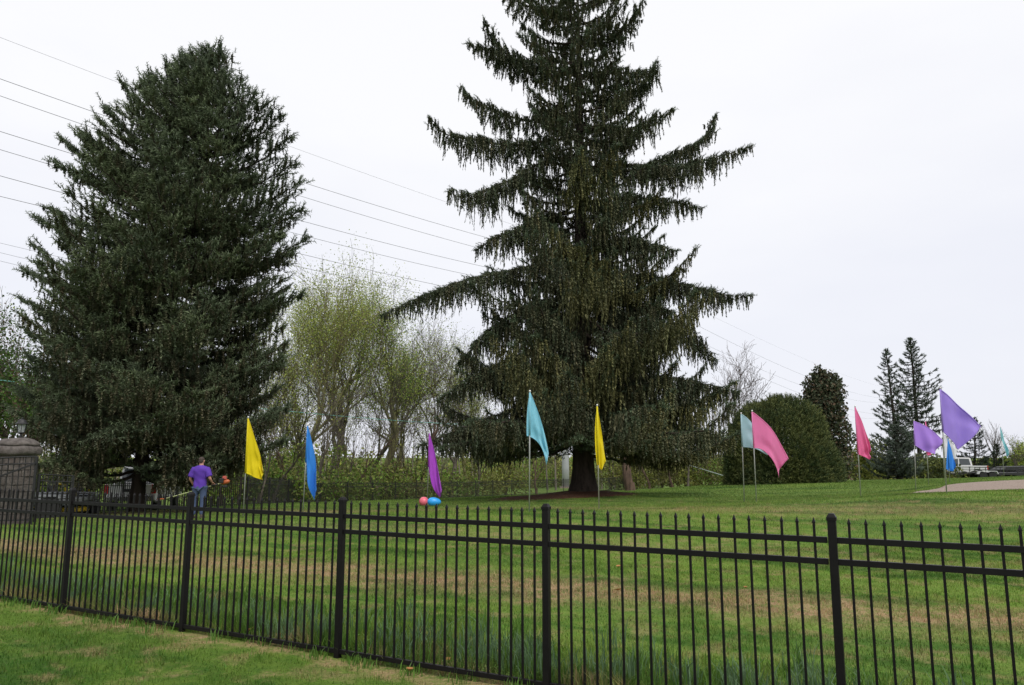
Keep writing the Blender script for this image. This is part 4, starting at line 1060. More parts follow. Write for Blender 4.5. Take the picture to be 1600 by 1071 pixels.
# ------------------------------------------------------------------ the dense spruce on the left
root = empty('spruce_tree', (SP1[0], SP1[1], gz(SP1[0], SP1[1])))
tag(root, 'dense bushy spruce with a broad rounded top on the left, behind the man', 'tree')
cf = Conifer(23); Yt = 26.5; r = cf.r
py_ = np.array([78, 100, 130, 170, 215, 260, 300, 350, 400, 450, 500, 560, 620, 680, 720]); lx = np.array([335, 268, 222, 172, 135, 112, 102, 88, 78, 62, 52, 55, 52, 62, 85]); rx_ = np.array([355, 378, 392, 418, 440, 452, 462, 468, 466, 458, 446, 436, 436, 440, 420])
zt = np.array([at(0, y, Yt)[2] for y in py_]); cx_ = np.array([at((a_ + b_) / 2, y, Yt)[0] for a_, b_, y in zip(lx, rx_, py_)]); ra_ = (rx_ - lx) / 2 / FPX * Yt
o_ = np.argsort(zt); zt, cx_, ra_ = zt[o_], cx_[o_], ra_[o_]
ax_z = np.array([0, 3, 6, 10, 14.5]); ax_x = np.array([SP1[0], SP1[0] + .1, SP1[0] + .5, SP1[0] + 1.3, at(330, 120, Yt)[0]])
D1, B1, G1 = (.080, .104, .062), (.130, .108, .064), (.135, .165, .070)
az = 0.0; nl = 330
for i in range(nl):
    z = 1.1 + (zt[-1] - .2 - 1.1) * ((i + r.uniform(-.4, .4)) / nl) ** .97; z = max(z, .9)
    az += 2.3999 + r.normal(0, .3); c0 = np.array([np.interp(z, ax_z, ax_x), SP1[1]])
    R = np.interp(z, zt, ra_) * r.uniform(.64, 1.0) * (1 - .30 * max(0, z / 15.0) ** 4)
    tip = np.array([np.interp(z, zt, cx_) + R * cos(az), SP1[1] + R * sin(az)])
    dv = tip - c0; Ln = np.linalg.norm(dv); t = np.linspace(0, 1, 8); h = z / 15.0
    zz = z - .45 * (1 - h) - .10 * Ln * np.sin(pi * t) * .8 + (.26 * t ** 3 - .16 * t) * Ln * (1.0 + .5 * h) * .8
    pt = 800 + FPX * tip[0] / (tip[1] * cos(PITCH)); zz = np.maximum(zz, (2.15 if 165 < pt < 262 else .95) + .3 * np.sin(az * 4))
    g_ = r.random()
    cf.limb(np.column_stack([c0[None] + dv[None] * t[:, None], zz]), .02 + .010 * Ln, sec=.50 + .16 * Ln, step=.24, gap=.19, hang=.34 + .40 * (1 - h), shoot=.29, p_shoot=1.0, p_hang=.30 + .5 * (1 - h),
            tint=np.array(D1) * (1 - .4 * g_) + np.array(G1) * .4 * g_, alt=B1, altf=.28 + .35 * (1 - h), up_sec=.25, inner=.2, tipw=.42)
tips = [(100, 222), (131, 212), (165, 172), (196, 136), (233, 122), (262, 104), (290, 90), (345, 76), (318, 96), (378, 128), (398, 146), (416, 162), (437, 182), (452, 216), (466, 286), (460, 258), (470, 330), (474, 376), (468, 462), (62, 345), (80, 330), (40, 424), (35, 470), (44, 520), (48, 560), (36, 610), (440, 560), (446, 640), (442, 690), (300, 92), (60, 660), (90, 260)]
for k, (x, y) in enumerate(tips):
    tp = at(x, y, Yt + r.uniform(-1.2, .8)); zb = tp[2] - (.6 if y > 250 else 1.6); zb = min(zb, 13.2)
    c0 = np.array([np.interp(zb, ax_z, ax_x), SP1[1], zb]); t = np.linspace(0, 1, 8)[:, None]
    p = c0 * (1 - t) + tp * t; Ln = np.linalg.norm(tp - c0); p[:, 2] -= .13 * Ln * np.sin(pi * t[:, 0]) + (0.0)
    cf.limb(p, .05, sec=1.05, step=.17, gap=.16, hang=.42, tipw=.34, shoot=.29, p_shoot=1.0, p_hang=.45, tint=D1, alt=B1, altf=.25, up_sec=.3, inner=.25)
def trunk1(S):
    z = np.linspace(-.3, 13.6, 26); rad = .03 + .22 * (1 - np.clip(z / 14, 0, 1)) + .10 * np.exp(-np.maximum(z, 0) / .4)
    S.tube(np.column_stack([np.interp(z, ax_z, ax_x), np.full(len(z), SP1[1]), gz(SP1[0], SP1[1]) + z]), rad, 14, (1, 1, 1))
cf.build(root, m_spruce, m_bark_spruce, trunk1, lambda x, y: np.where(np.abs(800 + FPX * x / y - 212) < 40, 1.15, .1))
print('spruce1', len(cf.H), len(cf.S))

# ------------------------------------------------------------------ smaller conifers on the right
def conifer(name, label, px, py_top, Y, width_px, seed, n=60, lean=0.0, sec=.5, hang=.5, tint=(.03, .05, .03), alt=(.05, .045, .03), base_px=None, gap=.3, step=.38, bottom=.08, up=.1, shoot=.42, group=None):
    b_ = at(px, 748, Y); tp = at(px + lean, py_top, Y); g0 = gz(b_[0], b_[1]); Hh = tp[2] - g0; W = width_px / FPX * Y / 2
    rt = empty(name, (b_[0], b_[1], g0)); tag(rt, label, 'tree', group)
    c_ = Conifer(seed); r = c_.r; az = 0
    for i in range(n):
        h = bottom + (1 - bottom) * (i + r.uniform(-4, 4) * (1 - i / n)) / n; h = min(max(h, bottom), .985); az += 2.4 + r.normal(0, .3)
        Ln = max(.12, W * (1 - h) ** .75 * (1.15 - .3 * max(0, .25 - h) * 4) * r.uniform(.35, 1.2)); t = np.linspace(0, 1, 6)
        c0 = np.array([b_[0] + (tp[0] - b_[0]) * h, b_[1]])
        c_.limb(np.column_stack([c0[None] + np.array([cos(az), sin(az)])[None] * (Ln * t)[:, None], g0 + Hh * h + Ln * (up * t + .1 * t ** 3 - .12 * np.sin(pi * t))]), .03, sec=sec * (1.15 - .9 * h), step=step, gap=gap, hang=hang * (1.1 - .6 * h), shoot=shoot * (1.05 - .5 * h), p_shoot=.6, p_hang=.7, tint=tint, alt=alt, altf=.35, inner=.1)
    def tk(S):
        z = np.linspace(0, 1, 12); S.tube(np.column_stack([b_[0] + (tp[0] - b_[0]) * z, np.full(12, b_[1]), g0 - .2 + (Hh + .2) * z]), .03 + .016 * Hh * (1 - z), 8, (1, 1, 1))
    c_.build(rt, m_spruce, m_bark_spruce, tk)
conifer('conifer_tree', 'thinner leaning open conifer, left one of the two tall airy conifers beyond the lawn', 1408, 545, 68, 80, 31, n=95, lean=-24, sec=.5, tint=(.058, .080, .054), alt=(.10, .085, .06), gap=.26, bottom=.22)
conifer('conifer_tree', 'taller open conifer, right one of the two tall airy conifers beyond the lawn', 1440, 527, 70, 126, 32, n=165, lean=-18, sec=.65, tint=(.058, .080, .054), alt=(.10, .085, .06), gap=.26, bottom=.22)
conifer('conifer_tree', 'dark broad conifer just behind the silver pickup cab', 1523, 652, 84, 74, 33, n=60, sec=.7, gap=.26, tint=(.024, .038, .026))
conifer('conifer_tree', 'small dark conifer right of the pickup, shortest of the dark conifers', 1557, 694, 86, 44, 34, n=40, sec=.5, gap=.26, tint=(.028, .04, .026))
conifer('blue_spruce_shrub', 'low rounded blue grey spruce shrub beneath the two tall airy conifers', 1402, 664, 55, 88, 35, n=120, sec=.6, hang=.18, gap=.17, step=.2, tint=(.100, .125, .100), alt=(.085, .095, .070), bottom=.03, up=.25, shoot=.26)
for o in C.objects:
    if o.name.startswith('blue_spruce'): o['category'] = 'shrub'

# ------------------------------------------------------------------ leafy shrubs
def cloud(S, n, c, rad, size, cols, r, shell=.35, flat=0.0, lobes=9, mi=0, zmin=None, elong=1.0):
    """n leaves spread through a lumpy ellipsoid, denser towards its surface"""
    lc = nrm(r.normal(size=(lobes, 3))); lr = r.uniform(.10, .32, lobes)
    d = nrm(r.normal(size=(n, 3))); rr = 1 - np.abs(r.normal(0, shell, n)); rr = np.clip(rr, 0.02, 1.05)
    bump = 1 + (np.maximum(0, d @ lc.T - .6) / .4 * lr[None]).sum(1) - .12
    p = d * (rr * bump)[:, None] * np.array(rad)[None] + np.array(c)[None]
    if zmin is not None: p = p[p[:, 2] > zmin]
    k = len(p); cols = np.array(cols); w = r.random(k)[:, None]; ci = cols[r.integers(0, len(cols), k)] * (1 - w * .5) + cols[r.integers(0, len(cols), k)] * w * .5
    sz = size * r.uniform(.6, 1.4, k)
    R = rand_rot(k, r) * sz[:, None, None]; R[:, :, 1:] *= elong
    S.inst(LEAF, R, p, ci * r.uniform(.75, 1.25, k)[:, None], mi)
def shrub(name, label, px, py, Y, blobs, n, size, cols, seed, mat=None, cat='shrub', group=None, elong=1.0, stem=True):
    b_ = at(px, py, Y); g0 = gz(b_[0], b_[1]); rt = empty(name, (b_[0], b_[1], g0)); tag(rt, label, cat, group)
    r = np.random.default_rng(seed); S = Soup(); tot = sum(b[3] * b[4] for b in blobs)
    for (x, z, y, rx2, rz2) in blobs:
        cloud(S, int(n * rx2 * rz2 / tot), (b_[0] + x, b_[1] + y, g0 + z), (rx2, rx2 * .9, rz2), size, cols, r, zmin=g0 - .05, elong=elong)
    S.build('foliage', mat or m_leaf, rt)
    if stem:
        W = Soup(); top = max(b[1] for b in blobs)
        for k in range(5):
            a_ = r.uniform(0, tau); t = np.linspace(0, 1, 6); sp = r.uniform(.1, .4) * max(b[3] for b in blobs)
            W.tube(np.column_stack([b_[0] + cos(a_) * sp * t, b_[1] + sin(a_) * sp * t, g0 - .1 + (top + .1) * t]), .06 * (1 - t) + .015, 6, (1, 1, 1))
        W.build('stem', m_bark_grey, rt, smooth=True)
    return rt
# round yew: shoots pointing outwards over a dense inside
b_ = at(1221, 753, 45.0); g0 = gz(b_[0], b_[1]); rt = empty('yew_shrub', (b_[0], b_[1], g0)); tag(rt, 'huge round dark green yew shrub with a domed top behind the pink flag', 'shrub')
r = np.random.default_rng(41); S = Soup(); k = 26000
d = nrm(r.normal(size=(k, 3))); d[:, 2] = np.where(d[:, 2] < -.1, -d[:, 2] * r.uniform(0, 1, k), d[:, 2])
lob = nrm(r.normal(size=(60, 3))); bmp = .93 + .24 * np.maximum(0, (d @ lob.T) - .86).max(1) / .14 + r.normal(0, .02, k)
sup = (np.abs(d[:, 0]) ** 2.25 + np.abs(d[:, 1]) ** 2.25 + np.abs(d[:, 2]) ** 2.25) ** (-1 / 2.25)
dep = 1 - np.abs(r.normal(0, .07, k))
p = d * (sup * bmp * dep)[:, None] * np.array([2.85, 2.6, 4.30])[None]; p[:, 0] += .16 * p[:, 2] * -.05
p = p + np.array([b_[0], b_[1], g0]); p[:, 2] += .12
dd = d * .9 + r.normal(0, .4, (k, 3)); dd[:, 2] += .5
c1, c2 = np.array((.046, .074, .028)), np.array((.185, .20, .065)); hs = np.sin(d @ np.array([7., 3, 4]) + 2 * np.sin(d @ np.array([2., 9, 5]))) * .22; w = np.clip(r.normal(.38, .28, k) + hs, 0, 1)[:, None]
S.inst(SHOOT[0], frame_x(dd, r) * (r.uniform(.18, .40, k))[:, None, None], p, c1 * (1 - w) + c2 * w)
S.build('foliage', m_spruce, rt)
W = Soup()
for k in range(7):
    a_ = r.uniform(0, tau); t = np.linspace(0, 1, 6); W.tube(np.column_stack([b_[0] + cos(a_) * 1.2 * t, b_[1] + sin(a_) * 1.2 * t, g0 - .1 + 3.4 * t]), .10 * (1 - t) + .02, 6, (1, 1, 1))
W.build('stem', m_bark_spruce, rt, smooth=True)

mg = [(.028, .043, .022), (.055, .07, .032), (.135, .085, .052), (.038, .055, .028), (.10, .105, .065)]
shrub('magnolia_tree', 'tall dark magnolia with bronze brown leaf undersides behind the round yew', 1297, 752, 50,
      [(0, 1.6, 0, 1.55, 1.6), (.1, 3.3, 0, 1.65, 1.5), (-.1, 4.7, 0, 1.55, 1.3), (.05, 5.8, 0, 1.3, 1.1), (-.35, 6.6, .1, .8, .9), (.45, 6.55, 0, .75, .8), (-.2, 7.25, 0, .4, .5), (-1.0, 5.6, 0, .6, .55)], 15000, .20, mg, 51, mat=m_spruce, cat='tree')
YG = [(.30, .33, .055), (.22, .27, .05), (.36, .36, .10), (.16, .20, .04)]
GR = [(.11, .21, .03), (.16, .27, .04), (.07, .14, .025), (.21, .31, .05)]
OLV = [(.17, .18, .045), (.22, .21, .07), (.12, .13, .04), (.25, .27, .07)]
shrub('shrub', 'pale yellow green bush between the bronze magnolia and the blue grey spruce shrub', 1352, 750, 72, [(0, 1.2, 0, 1.9, 1.5), (.8, 2.6, 0, 1.5, 1.4), (-.9, 2.2, 0, 1.3, 1.2)], 4200, .22, OLV + YG, 61)
shrub('shrub', 'bright yellow green bush behind the trailer at the right edge', 1590, 744, 92, [(0, 1.3, 0, 2.6, 1.7), (1.6, 2.9, 0, 1.9, 1.7), (-2.4, 1.2, 0, 1.9, 1.4)], 5200, .26, YG + GR, 62)
shrub('shrub', 'olive bush behind the tail of the silver pickup', 1556, 745, 94, [(0, 1.1, 0, 2.4, 1.5), (-2, 1.0, 0, 1.7, 1.3)], 2600, .26, OLV, 63)
shrub('shrub', 'green bush under the tall airy conifers, right of the blue grey spruce shrub', 1450, 748, 62, [(0, .9, 0, 1.6, 1.3), (1.4, .8, 0, 1.3, 1.0)], 3000, .2, [(.05, .07, .03), (.08, .10, .04)] + OLV[:1], 64)
BRN = [(.16, .125, .075), (.12, .10, .06), (.19, .17, .08), (.14, .15, .05)]
# undergrowth beyond the far fence: each bush a thing of its own
bush = [(432, 786, 42, 2.2, 3.2, GR), (470, 786, 47, 2.4, 2.6, GR), (505, 784, 50, 2.6, 3.4, GR), (545, 783, 53, 2.2, 2.4, GR), (580, 781, 56, 2.8, 3.8, GR), (618, 780, 59, 2.4, 2.6, OLV), (655, 778, 62, 2.6, 3.6, GR), (700, 776, 66, 2.8, 3.0, GR),
        (745, 774, 70, 2.8, 3.6, OLV), (790, 772, 73, 2.8, 4.0, YG), (830, 770, 108, 4.2, 5.8, GR), (866, 769, 114, 3.6, 4.8, OLV), (955, 766, 78, 2.8, 4.4, OLV), (995, 765, 76, 2.6, 5.0, YG), (1035, 764, 74, 2.8, 4.2, OLV), (1072, 762, 72, 2.6, 4.6, OLV), (1108, 760, 70, 2.4, 4.0, YG), (1140, 758, 68, 2.4, 4.4, GR), (18, 806, 36, 2.0, 3.0, GR), (60, 802, 38, 2.2, 2.6, GR), (120, 800, 40, 2.4, 2.6, GR), (330, 792, 42, 2.4, 3.0, GR), (385, 788, 41, 2.2, 2.8, GR)]
words_b = ['low leafy green bush behind the far fence, just right of the left spruce', 'green bush behind the far fence, directly behind the narrow blue flag', 'bright green bush at the foot of the biggest yellow green tree', 'smaller green bush right of the biggest yellow green tree trunk',
           'tall green bush left of the forked trunk behind the far fence', 'olive bush at the foot of the forked tree', 'green bush behind the magenta flag', 'green bush just right of the magenta flag behind the far fence', 'olive bush behind the far fence left of the tall light blue flag', 'yellow green bush behind the pole of the tall light blue flag',
           'green bush between the tall light blue flag and the steel pole', 'olive bush beside the foot of the steel pole', 'olive thicket bush just right of the big spruce trunk', 'yellow green bush behind the red brown trunk', 'olive bush a little right of the red brown trunk', 'tall olive bush between the red brown trunk and the round yew', 'yellow green bush left of the round yew', 'green bush touching the left side of the round yew',
           'green bush behind the stone pillar', 'green bush behind the low gate leaf', 'green bush behind the riding mowers under the left spruce', 'green bush behind the man in purple', 'green bush behind the yellow flag beside the man']
for k, ((px, py, Y, w, h, cl), lab) in enumerate(zip(bush, words_b)):
    rr = random.Random(k); bl = [(0, h * .36, 0, w * .8, h * .42), (w * .55, h * .3, .4, w * .6, h * .34), (-w * .6, h * .28, .2, w * .6, h * .32), (rr.uniform(-.9, .9), h * rr.uniform(.6, .95), 0, w * rr.uniform(.3, .6), h * rr.uniform(.22, .4))]
    shrub('shrub', lab, px, py, Y, bl, int(1150 + 200 * w * h / 2), .13 + .0012 * Y, (cl + BRN if k % 2 else cl + OLV), 100 + k, group='bushes in the undergrowth beyond the far fence')

# ------------------------------------------------------------------ deciduous trees
def grow(r, p, d, rad, Ln, lev, maxlev, out, tips, up, spread, kids, wig=.16, shrink=(.55, .82)):
    n = max(4, int(5 + Ln)); pts = [p.copy()]; dd = nrm(d); cur = p.copy(); dirs = []
    for i in range(n):
        dd = nrm(dd + r.normal(0, wig, 3) + np.array([0, 0, up])); cur = cur + dd * Ln / n; pts.append(cur.copy()); dirs.append(dd.copy())
    t = np.linspace(0, 1, n + 1); rads = rad * (1 - t * (.42 if lev == 0 else .62))
    out.append((lev, np.array(pts), rads))
    if lev >= maxlev: tips.append((cur, dd)); tips.append((pts[n // 2], dirs[n // 2])); return
    k = kids[lev]
    for j in range(k):
        tt = (.42 + .58 * (j + r.uniform(.2, .8)) / k) if lev == 0 else (.22 + .78 * (j + r.uniform(0, .9)) / k)
        i = min(int(tt * n), n - 1); b0 = pts[i] + (pts[i + 1] - pts[i]) * (tt * n - i); h = r.normal(size=3); perp = nrm(np.cross(dirs[i], h)); a_ = spread * r.uniform(.6, 1.25)
        grow(r, b0, dirs[i] * cos(a_) + perp * sin(a_), rads[i] * r.uniform(.5, .72), Ln * r.uniform(*shrink) * (1.0 if lev else .85), lev + 1, maxlev, out, tips, up, spread, kids, wig, shrink)
    grow(r, cur, dirs[-1], rads[-1] * .85, Ln * r.uniform(*shrink), lev + 1, maxlev, out, tips, up, spread, kids, wig, shrink)
def deciduous(label, px, py, Y, h, rad, seed, bark=None, cols=None, nleaf=0, lsize=.16, maxlev=5, kids=(3, 3, 3, 3, 2), spread=.6, up=.05, lean=(0, 0), first=.36, wig=.13, name='bare_tree', group=None, twig=(.10, .085, .07), lspread=.28, forks=None):
    b_ = at(px, py, Y); g0 = gz(b_[0], b_[1]); rt = empty(name, (b_[0], b_[1], g0)); tag(rt, label, 'tree', group)
    r = np.random.default_rng(seed); out = []; tips = []
    grow(r, np.zeros(3), np.array([lean[0], lean[1], 1.0]), rad, h * first, 0, maxlev, out, tips, up, spread, kids, wig)
    top = max(q[1][:, 2].max() for q in out); k_ = h / top
    W, K = Soup(), Soup()
    base = np.array([b_[0], b_[1], g0 - .15])
    for lev, pts, rads in out:
        pts = pts * k_ + base; q = np.maximum(rads * (k_ if k_ < 1 else 1), .010)
        if lev <= 2: W.tube(pts, q, (14, 9, 6)[lev], (1, 1, 1))
        else: K.tube(pts[::2] if len(pts) > 5 else pts, (q[::2] if len(pts) > 5 else q), 3, np.array(twig) * r.uniform(.7, 1.3), 0)
    # root flare
    t = np.linspace(0, 1, 5); l0 = nrm(np.array([lean[0], lean[1], 1.0])); W.tube(np.array([b_[0], b_[1], g0 - .25])[None] + l0[None] * (t * .8)[:, None], rad * min(1, max(.6, k_)) * (1.5 - .6 * t ** .5), 14, (1, 1, 1))
    W.build('trunk', bark or m_bark_grey, rt, smooth=True)
    if nleaf and cols:
        tp = np.array([q[0] for q in tips]) * k_ + base; i = r.integers(0, len(tp), nleaf); p = tp[i] + r.normal(0, lspread, (nleaf, 3)); cols = np.array(cols)
        K.inst(LEAF, rand_rot(nleaf, r) * (lsize * r.uniform(.5, 1.4, nleaf))[:, None, None], p, cols[r.integers(0, len(cols), nleaf)] * r.uniform(.75, 1.25, nleaf)[:, None], 1)
    K.build('crown', [m_leaf_twig, m_leaf], rt)
    return rt
m_leaf_twig = foliage_mat('bare_twigs', .9, 0.0)
BUD = [(.33, .38, .08), (.26, .33, .06), (.42, .44, .14), (.21, .28, .05)]
DGR = [(.055, .11, .022), (.09, .16, .03), (.04, .075, .02), (.11, .075, .05)]
GW = 'trees in the wood between the two spruces'
deciduous('biggest yellow green budding tree between the two spruces', 508, 784, 64, 22.6, .42, 201, m_bark_grey, BUD, 44000, .125, kids=(5, 4, 4, 3, 2), spread=.62, up=.06, first=.24, name='budding_tree', lspread=.42)
deciduous('mossy leaning tree close to the right side of the left spruce', 448, 788, 56, 18.5, .30, 202, m_bark_olive, BUD, 9000, .12, kids=(4, 4, 3, 3, 2), spread=.6, up=.06, lean=(.22, 0), first=.34, name='budding_tree', twig=(.14, .12, .06))
deciduous('forked tree with thick dark trunk in the middle of the gap between the spruces', 600, 780, 60, 17.5, .40, 203, m_bark_olive, GR + BUD, 9000, .12, kids=(3, 4, 3, 3, 2), spread=.6, up=.05, first=.36, name='budding_tree')
deciduous('tall slender bare tree just left of the magenta flag', 655, 779, 62, 18.0, .22, 204, m_bark_red, BUD, 2600, .11, kids=(3, 3, 3, 3, 2), spread=.42, up=.08, first=.42)
deciduous('bare many branched tree between the magenta flag and the big spruce', 705, 776, 66, 16.0, .22, 205, m_bark_grey, BUD, 2600, .11, kids=(4, 3, 3, 3, 2), spread=.5, up=.07, first=.3)
deciduous('thin bare sapling right of the narrow blue flag', 540, 782, 52, 9.5, .10, 206, m_bark_grey, None, 0, kids=(3, 3, 2, 2), maxlev=4, spread=.4, up=.08, first=.5)
deciduous('thin dark bare tree right behind the narrow blue flag', 492, 785, 48, 9.0, .12, 207, m_bark_grey, None, 0, kids=(3, 3, 2, 2), maxlev=4, spread=.45, up=.06, first=.45, lean=(.12, 0))
deciduous('thin slightly leaning reddish trunk between the biggest budding tree and the forked tree', 562, 781, 56, 8.0, .12, 208, m_bark_red, None, 0, kids=(3, 3, 3, 2), maxlev=4, spread=.4, up=.05, first=.5, lean=(.1, 0))
deciduous('thin bare tree with pale bark between the forked tree and the magenta flag', 636, 779, 60, 11.0, .11, 209, m_bark_grey, BUD, 300, .13, kids=(3, 3, 3, 2), maxlev=4, spread=.42, up=.08, first=.45)
deciduous('bare tree with open pinkish twigs between the big spruce and the round yew', 1143, 759, 58, 11.6, .17, 210, m_bark_grey, None, 0, kids=(4, 4, 3, 3, 2), spread=.62, up=.05, first=.28, twig=(.12, .09, .08))
deciduous('tree with a stout red brown flared trunk right of the big spruce trunk', 985, 768, 47, 15.0, .34, 211, m_bark_red, BUD, 900, .14, kids=(3, 3, 3, 3, 2), spread=.45, up=.07, first=.45, name='budding_tree')
for k, (px, Y, h, lab) in enumerate(((402, 37, 6.0, 'pale thin stem behind the far fence, right of the yellow flag by the man'), (428, 40, 7.0, 'pale thin stem behind the far fence, midway between the left yellow and blue flags'), (452, 42, 6.5, 'pale slanting stem behind the far fence, just left of the narrow blue flag'),
        (372, 36, 6.5, 'thin pale stem behind the yellow flag beside the man'), (522, 50, 7, 'thin grey stem in front of the biggest budding tree'), (610, 57, 7.5, 'thin grey stem in front of the forked tree'), (690, 62, 8, 'thin grey stem right of the magenta flag'), (345, 35, 6.0, 'thin pale stem right of the man in purple'))):
    deciduous(lab, px, 786, Y, h, .07, 280 + k, (m_bark_grey, m_bark_red)[k % 3 == 2], OLV, 260, .12, kids=(3, 3, 3), maxlev=3, spread=.42, up=.07, first=.5, lean=((.1, -.04, -.16, .03)[k % 4], 0))
for k, (px, Y, h, lab) in enumerate(((1052, 70, 8.5, 'thin leaning trunk in the olive thicket right of the red brown trunk'), (1075, 66, 9, 'straight thin dark trunk in the olive thicket right of the red brown trunk'), (1015, 72, 9, 'crooked thin trunk next to the red brown trunk'), (790, 75, 9, 'thin dark trunk left of the tall light blue flag pole'), (838, 70, 7.5, 'pale thin trunk right of the tall light blue flag pole'), (745, 68, 10, 'thin bare tree behind the left drooping curtain of the big spruce'))):
    deciduous(lab, px, 770, Y, h, .12, 220 + k, (m_bark_red, m_bark_grey)[k % 2], OLV, 700, .15, kids=(3, 3, 3, 2), maxlev=4, spread=.45, up=.06, first=.42, lean=((-.25 if k == 0 else .03), 0))
for k, (px, Y, h, rad, lean, lab) in enumerate(((463, 68, 15, .20, .10, 'pale tall trunk with yellow green haze just right of the left spruce'), (528, 74, 17, .22, .0, 'tall tree behind the biggest yellow green budding tree, on its right'), (578, 72, 18, .24, -.05, 'tall light green tree between the biggest budding tree and the forked tree'),
        (622, 76, 17, .22, .05, 'tall pale tree just right of the forked tree'), (680, 74, 17, .20, .0, 'tall thin tree directly behind the magenta flag'), (728, 72, 15, .18, .06, 'tall thin tree at the left drooping edge of the big spruce'), (418, 70, 14, .2, .1, 'tree rising behind the right lower boughs of the left spruce'))):
    deciduous(lab, px, 778, Y, h, rad, 260 + k, (m_bark_grey, m_bark_olive)[k % 2], BUD if k % 2 else OLV + BUD, 8000, .12, kids=(4, 3, 3, 3, 2), spread=.5, up=.07, first=.33, name='budding_tree', lean=(lean, 0), twig=(.075, .065, .045))
deciduous('leafy green tree at the far left edge behind the stone pillar', 2, 806, 40, 11.0, .25, 230, m_bark_grey, DGR, 22000, .15, kids=(4, 4, 3, 3, 2), spread=.6, up=.05, first=.3, name='green_tree', lspread=.5)
deciduous('tree with a red brown trunk at the left edge above the lantern', 19, 806, 35, 7.6, .24, 231, m_bark_red, DGR, 7000, .14, kids=(3, 3, 3, 2), maxlev=4, spread=.5, up=.05, first=.6, name='green_tree')
deciduous('tall bare tree at the left edge rising above the green tree', -14, 806, 48, 14.6, .22, 232, m_bark_grey, BUD, 900, .14, kids=(4, 3, 3, 3, 2), spread=.5, up=.06, first=.35)
deciduous('green tree seen through the left spruce, just behind its left side', 95, 800, 44, 9.5, .2, 233, m_bark_grey, DGR, 13000, .17, kids=(4, 3, 3, 3, 2), spread=.6, up=.05, first=.3, name='green_tree', lspread=.5)
deciduous('green tree seen through the right side of the left spruce', 330, 792, 50, 9.0, .2, 234, m_bark_grey, GR + OLV, 4500, .17, kids=(4, 3, 3, 3, 2), spread=.6, up=.05, first=.3, name='green_tree', lspread=.5)
deciduous('bare upright tree behind the trailer, left of the far aqua flag', 1553, 745, 88, 7.2, .10, 240, m_bark_grey, None, 0, kids=(5, 4, 3, 2), maxlev=4, spread=.35, up=.1, first=.25)
deciduous('second bare tree behind the trailer, right of the far aqua flag', 1588, 745, 90, 5.6, .12, 241, m_bark_grey, BUD, 300, .15, kids=(5, 4, 3, 2), maxlev=4, spread=.45, up=.08, first=.28)
deciduous('bare tree with yellow green buds at the right edge of the photo', 1612, 745, 86, 6.2, .12, 242, m_bark_grey, BUD, 1500, .16, kids=(5, 4, 3, 2), maxlev=4, spread=.45, up=.08, first=.28, name='budding_tree')

# a far-off wood that reads as one soft mass along the horizon
S = Soup(); r = np.random.default_rng(77)
for k in range(150):
    th = -1.15 + 2.3 * (k + r.uniform(-.3, .3)) / 150; D = r.uniform(112, 175); x, y = D * sin(th), D * cos(th); px = 800 + FPX * x / y
    h = r.uniform(3.6, 6.5) if px < 1140 else r.uniform(1.2, 2.6); g0 = gz(x, y)
    cl = (GR + OLV, OLV + [(.2, .17, .12), (.16, .13, .09)], OLV + YG)[k % 3]
    cloud(S, 420, (x, y, g0 + h * .5), (r.uniform(4, 6.5), 3, h * .62), .55, cl, r, shell=.5)
o = S.build('distant_wood', m_leaf); tag(o, 'soft olive green mass of far woodland along the horizon', 'woodland', kind='stuff')
S = Soup()
for k in range(130):
    th = -1.0 + 1.35 * r.random(); D = r.uniform(85, 150); x, y = D * sin(th), D * cos(th); g0 = gz(x, y); h = r.uniform(7, 13); t = np.linspace(0, 1, 6); cc = np.array((.16, .14, .115)) * r.uniform(.7, 1.3)
    px = 800 + FPX * x / y
    if px > 1150: continue
    ln = r.normal(0, .05)
    S.tube(np.column_stack([x + h * ln * t, np.full(6, y), g0 - .2 + h * t]), .13 * (1 - t * .8), 4, cc)
    for j in range(16):
        z0 = h * r.uniform(.35, .95); a_ = r.uniform(0, tau); l = (h - z0 * .6) * r.uniform(.25, .5); tt = np.linspace(0, 1, 4)
        S.tube(np.column_stack([x + h * ln * z0 / h + cos(a_) * l * .6 * tt, y + sin(a_) * l * .6 * tt, g0 + z0 + l * (.9 * tt - .1 * tt * tt)]), .035 * (1 - tt * .7), 3, cc)
o = S.build('distant_bare_wood', m_leaf_twig); tag(o, 'grey haze of distant bare trunks and twigs behind the undergrowth', 'woodland', kind='stuff')

# ------------------------------------------------------------------ steel pole and overhead lines
m_steel = simple('weathered_steel', (.36, .37, .39), .6, .2, vary=.15, scale=1.2); m_wire = simple('wire', (.10, .10, .11), .6)
PB = at(884, 772, 105); pb = np.array([PB[0], PB[1]]); pgz = gz(*pb)
pl_ = np.array([at(0, 200, 55)[0], 55.0]); ddir = nrm(pb - pl_); perp = np.array([-ddir[1], ddir[0]])
pole = empty('transmission_pole', (pb[0], pb[1], pgz)); tag(pole, 'pale grey steel power line pole mostly hidden behind the big spruce trunk', 'power pole')
MB().lathe([(.52, -.3), (.50, 3), (.36, 18), (.22, 33.2), (0, 33.3)], 12).build('shaft', m_steel, pole, smooth=True)
MB().box((0, 0, .05), (1.7, 1.7, .3)).build('footing', m_gravel, pole)
